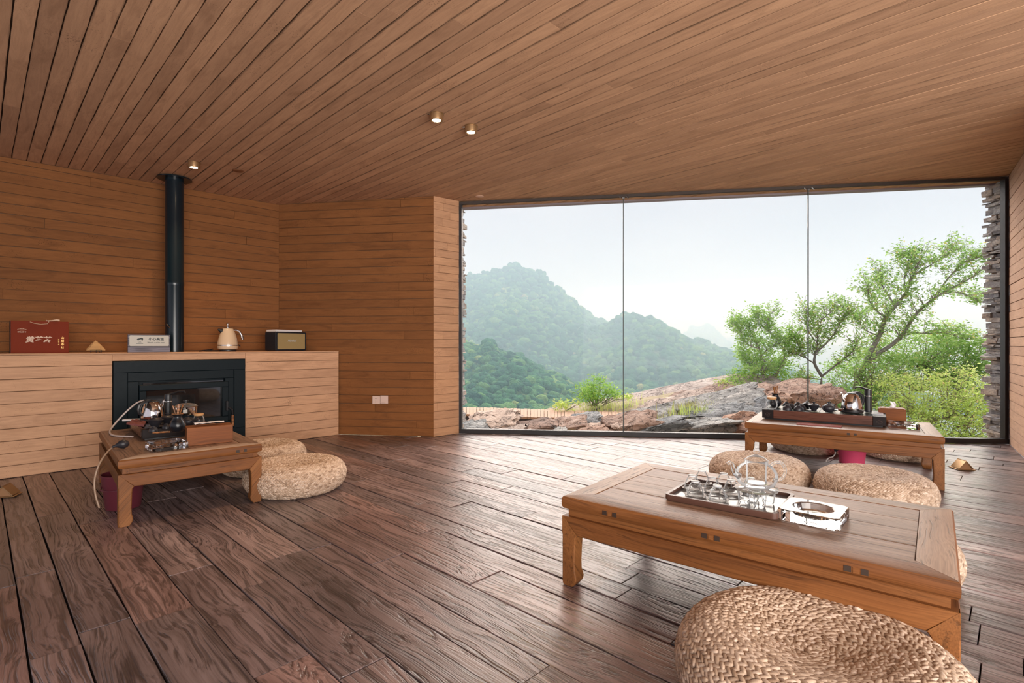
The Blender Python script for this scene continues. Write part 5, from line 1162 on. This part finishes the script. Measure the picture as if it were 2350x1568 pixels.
def tree(name, lab, cat, limbs, base, dens, leaf, m_, seed, twl=.55, r0=.05, nrm_=1.0, spread=.12, twigs_per=7, tone=None, grp=None, start=.35, up=.25):
    """limbs: list of (polyline of points, start radius, leafy flag); twigs and leaves grow along them"""
    t = thing(name, lab, cat, tuple(base), 0, grp); rr = np.random.RandomState(seed); br = MB(); tw = MB(); LP = []; B = Vector(base)
    for P, ra, lf_ in limbs:
        P = [Vector(p)-B for p in P]; n = len(P)
        # smooth
        Q = []
        for i in range(n-1):
            p0, p1, p2, p3 = P[max(i-1, 0)], P[i], P[i+1], P[min(i+2, n-1)]
            for k_ in range(3): u = k_/3; Q.append(.5*((2*p1)+(p2-p0)*u+(2*p0-5*p1+4*p2-p3)*u*u+(3*p1-p0-3*p2+p3)*u**3))
        Q.append(P[-1]); m2 = len(Q); br.tube(Q, [ra*(1-.82*i/(m2-1)) for i in range(m2)], 6)
        if not lf_: continue
        for i in range(int(m2*start), m2):
            for _ in range(twigs_per):
                if rr.rand() > lf_: continue
                o = Q[i]; d = Vector(rr.normal(0, 1, 3)); d.z = abs(d.z)*.5+up-.1*rr.rand(); dd = (Q[min(i+1, m2-1)]-Q[max(i-1, 0)]).normalized()
                d = (d.normalized()+dd*.6).normalized(); L_ = twl*rr.uniform(.35, 1.1); e1 = o+d*L_*.55+Vector(rr.normal(0, .05, 3))*L_; e2 = e1+(d+Vector(rr.normal(0, .4, 3))).normalized()*L_*.45
                tw.tube([o, e1, e2], [ra*.22*(1-.6*i/m2)+.002, .0035, .0015], 3)
                for s3 in range(int(dens*1.15*rr.uniform(.5, 1.3))):
                    u = rr.uniform(.35, 1.05); q = (o.lerp(e1, u/.55) if u < .55 else e1.lerp(e2, (u-.55)/.45)); LP.append((q+Vector(rr.normal(0, spread*.45, 3)))[:])
    br.build('trunk_and_limbs', M['bark'], t, smooth=60, fix=False)
    if tw.v: o = tw.build('twigs', M['bark'], t, smooth=None, fix=False); o['kind'] = 'stuff'
    if LP: leaves('foliage', LP, leaf, m_, t, seed, tonefn=tone)
    return t
def px3(lst, Y, dy=0): return [at(a, b_, Y+dy*i/(len(lst)-1)) for i, (a, b_) in enumerate(lst)]
Yc_ = 9.6
tree('leaning_tree', 'tall tree leaning right with layered branches reaching the stone pier', 'tree', [
    (px3([(1962, 900), (1970, 872), (1991, 822), (2017, 771), (2033, 729), (2054, 704), (2080, 670), (2096, 632), (2110, 600)], Yc_), .058, .75),
    (px3([(1985, 838), (2015, 812), (2046, 792), (2075, 763), (2105, 717), (2160, 675), (2223, 641), (2262, 612)], Yc_, -.4), .048, .8),
    (px3([(2054, 704), (2040, 680), (2025, 655), (2020, 625)], Yc_, .5), .02, .9), (px3([(2033, 729), (2010, 712), (1995, 690), (1992, 668)], Yc_, -.6), .018, .8),
    (px3([(2096, 632), (2130, 612), (2165, 590), (2190, 575)], Yc_, .4), .016, 1), (px3([(2150, 678), (2175, 640), (2210, 605), (2250, 590)], Yc_, -.5), .018, 1), (px3([(2080, 670), (2075, 640), (2085, 600), (2080, 590)], Yc_, .3), .014, 1),
    (px3([(2160, 675), (2200, 672), (2235, 685), (2250, 695)], Yc_, .5), .014, 1), (px3([(2075, 763), (2120, 765), (2170, 765), (2215, 780)], Yc_, -.4), .016, .8), (px3([(2017, 771), (1990, 760), (1975, 745), (1968, 730)], Yc_, .5), .014, .8)],
    at(1962, 900, Yc_), 19, .060, M['leaf'], 3, twl=.42, twigs_per=6, spread=.10)
Yb = 8.9
tree('forked_tree', 'slender forked tree in front of the second glass joint', 'tree', [
    (px3([(1884, 930), (1884, 893), (1886, 864)], Yb), .042, 0), (px3([(1886, 864), (1869, 834), (1872, 810), (1876, 788), (1878, 759), (1885, 735)], Yb, .2), .028, .9),
    (px3([(1886, 864), (1907, 847), (1935, 825), (1958, 805), (1965, 785)], Yb, -.3), .022, .7), (px3([(1869, 834), (1850, 822), (1835, 800), (1825, 775)], Yb, .3), .014, .9), (px3([(1872, 810), (1895, 790), (1915, 765), (1930, 740), (1945, 722)], Yb, -.2), .016, 1),
    (px3([(1876, 788), (1858, 765), (1850, 740), (1852, 715)], Yb, .2), .012, 1), (px3([(1850, 822), (1832, 815), (1818, 812)], Yb, .3), .01, .8), (px3([(1885, 735), (1905, 718), (1925, 705)], Yb, .1), .01, 1), (px3([(1884, 872), (1862, 868), (1842, 872)], Yb, .3), .008, .8)],
    at(1884, 930, Yb), 17, .050, M['leaf'], 5, twl=.34, twigs_per=6, spread=.09)
Ya = 9.3
tree('small_tree', 'small upright tree with a bare curved stem, left of the second glass joint', 'tree', [
    (px3([(1778, 880), (1781, 860), (1796, 835), (1800, 809), (1788, 785), (1768, 763), (1760, 740), (1772, 715)], Ya), .026, .45), (px3([(1768, 763), (1745, 745), (1735, 725)], Ya, .2), .014, .8),
    (px3([(1749, 900), (1749, 839), (1742, 800), (1728, 775), (1718, 745)], Ya, .2), .026, 1), (px3([(1742, 800), (1715, 790), (1700, 765), (1690, 745)], Ya, .2), .014, 1), (px3([(1745, 820), (1765, 800), (1790, 790), (1815, 780)], Ya, -.2), .012, .8), (px3([(1747, 850), (1720, 835), (1705, 815)], Ya, .2), .012, 1), (px3([(1748, 860), (1770, 845), (1800, 840)], Ya, .2), .012, 1)],
    at(1760, 905, Ya), 24, .050, M['leafb'], 8, twl=.30, twigs_per=6, spread=.09, start=.2)
def bush(name, lab, blobs, m_, seed, leaf, dens, stems=10, tone=None, grp=None, Y=None):
    rr = np.random.RandomState(seed); LP = []; base = at(blobs[0][0], blobs[0][1]+blobs[0][3]*.8, blobs[0][4]); B = Vector(base); t = thing(name, lab, 'bush' if 'bush' in name or 'shrub' in name else 'plant', tuple(base), 0, grp); st_ = MB()
    for a, b_, ra, rb2, Yd in blobs:
        c = at(a, b_, Yd)-B; rx = ra/F*Yd; rz_ = rb2/F*Yd; n = int(dens*rx*rz_*330)
        nc = max(6, int(n/26)); cd_ = rr.normal(0, 1, (nc, 3)); cd_ /= np.linalg.norm(cd_, axis=1)[:, None]; cd_ *= rr.uniform(.35, 1.0, (nc, 1))**.5
        cp = cd_*np.array([rx, min(rx, .9), rz_])+np.array(c)
        for p in cp:
            k_ = int(26*rr.uniform(.5, 1.5)); LP += (p+rr.normal(0, 1, (k_, 3))*np.array([.11, .11, .06])*max(.5, min(1.5, rx*1.4))).tolist()
            if rr.rand() < .35: st_.tube([Vector((rr.normal(0, .05)+c[0]*.6, rr.normal(0, .05)+c[1]*.6, min(0, c[2]-rz_))), Vector(p)*.6+Vector((c[0]*.25, c[1]*.25, (c[2]-rz_)*.4)), Vector(p)], [.010, .006, .002], 4)
    if st_.v: o = st_.build('stems', M['bark'], t, smooth=None, fix=False); o['kind'] = 'stuff'
    leaves('foliage', LP, leaf, m_, t, seed, tonefn=tone); return t
bush('green_bush', 'bright green round bush growing by the boardwalk', [(1368, 898, 42, 34, 8.7), (1345, 905, 26, 22, 8.6), (1395, 902, 24, 22, 8.6), (1362, 880, 22, 18, 8.7)], M['leafb'], 31, .045, 42)
bush('yellow_shrub', 'low yellow-green fern-like shrub below the bright green bush', [(1290, 938, 36, 12, 8.1), (1310, 925, 26, 10, 8.1), (1425, 905, 26, 14, 8.6)], M['leafy'], 32, .05, 30)
bush('tree_foot_bush', 'dense green bush at the foot of the small upright tree', [(1735, 865, 55, 36, 9.2), (1780, 850, 36, 34, 9.3), (1700, 880, 40, 28, 9.0), (1740, 825, 42, 30, 9.4)], M['leafb'], 33, .048, 34)
bush('pale_shrub', 'pale yellow-green shrub on the rocks below the small upright tree', [(1690, 903, 42, 18, 8.6), (1740, 905, 36, 16, 8.5), (1665, 890, 22, 20, 8.8)], M['leafy'], 34, .042, 34)
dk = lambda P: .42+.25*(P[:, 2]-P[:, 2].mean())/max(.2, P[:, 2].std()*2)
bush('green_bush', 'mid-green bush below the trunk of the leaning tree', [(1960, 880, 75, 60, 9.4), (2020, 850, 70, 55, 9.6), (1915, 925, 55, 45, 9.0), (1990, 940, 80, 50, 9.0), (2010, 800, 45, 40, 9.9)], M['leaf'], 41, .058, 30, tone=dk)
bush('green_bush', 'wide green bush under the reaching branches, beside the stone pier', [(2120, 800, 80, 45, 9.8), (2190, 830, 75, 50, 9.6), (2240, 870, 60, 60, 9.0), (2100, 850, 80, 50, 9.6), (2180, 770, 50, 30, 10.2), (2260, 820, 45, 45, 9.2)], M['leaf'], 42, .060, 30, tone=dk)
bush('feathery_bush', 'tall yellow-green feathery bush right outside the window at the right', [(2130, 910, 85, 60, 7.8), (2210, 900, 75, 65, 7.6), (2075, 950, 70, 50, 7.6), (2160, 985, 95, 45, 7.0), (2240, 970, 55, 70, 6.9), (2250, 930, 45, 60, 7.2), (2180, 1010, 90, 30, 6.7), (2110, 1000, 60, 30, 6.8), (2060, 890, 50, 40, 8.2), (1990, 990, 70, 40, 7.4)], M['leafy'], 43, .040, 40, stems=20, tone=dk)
# grass tufts
def grass(name, lab, pts_, n, h, m_, seed):
    rr = np.random.RandomState(seed); V = []; Fs = []; T = []
    for _ in range(n):
        c = pts_[rr.randint(len(pts_))]; x, y = max(c[0]+rr.normal(0, c[2]), -.42), c[1]+rr.normal(0, c[2]*.6); y = max(y, 5.887-(x+.6)*.1152+.12); z = gzs(x, y)-.03+c[3]; hh = h*rr.uniform(.4, 1.3); a = rr.uniform(0, 6.28); le = rr.uniform(.1, .6)*hh; w2 = .0035
        dx, dy = math.cos(a)*le, math.sin(a)*le; px2, py2 = -math.sin(a)*w2, math.cos(a)*w2; o = len(V)
        V += [(x-px2, y-py2, z), (x+px2, y+py2, z), (x+dx*.4+px2*.7, y+dy*.4+py2*.7, z+hh*.6), (x+dx*.4-px2*.7, y+dy*.4-py2*.7, z+hh*.6), (x+dx, y+dy, z+hh)]; Fs += [(o, o+1, o+2, o+3), (o+3, o+2, o+4)]; T += [min(1, max(0, rr.normal(.6, .25)))]*5
    me = bpy.data.meshes.new(name); me.from_pydata(V, [], Fs); a2 = me.attributes.new('tone', 'FLOAT', 'POINT'); a2.data.foreach_set('value', T); me.materials.append(m_); o = bpy.data.objects.new(name, me); C.objects.link(o)
    return tag(o, lab, 'grass', kind='stuff')
grass('dry_grass', 'straw-coloured dry grass along the foot of the window', [(x_, 6.3, .25, 0) for x_ in np.linspace(-.05, 1.6, 8)]+[(2.1, 6.3, .15, .05), (2.4, 7.0, .15, .22), (.3, 6.9, .5, 0), (2.0, 6.7, .2, .12)], 3200, .13, M['straw'], 51)
grass('dry_grass', 'sparse weeds between the grey rocks right of the first glass joint', [(2.35, 6.8, .12, .2), (2.9, 7.2, .2, .2), (1.5, 8.4, .3, .05), (.8, 8.3, .2, .02)], 900, .14, M['leafy'], 52)
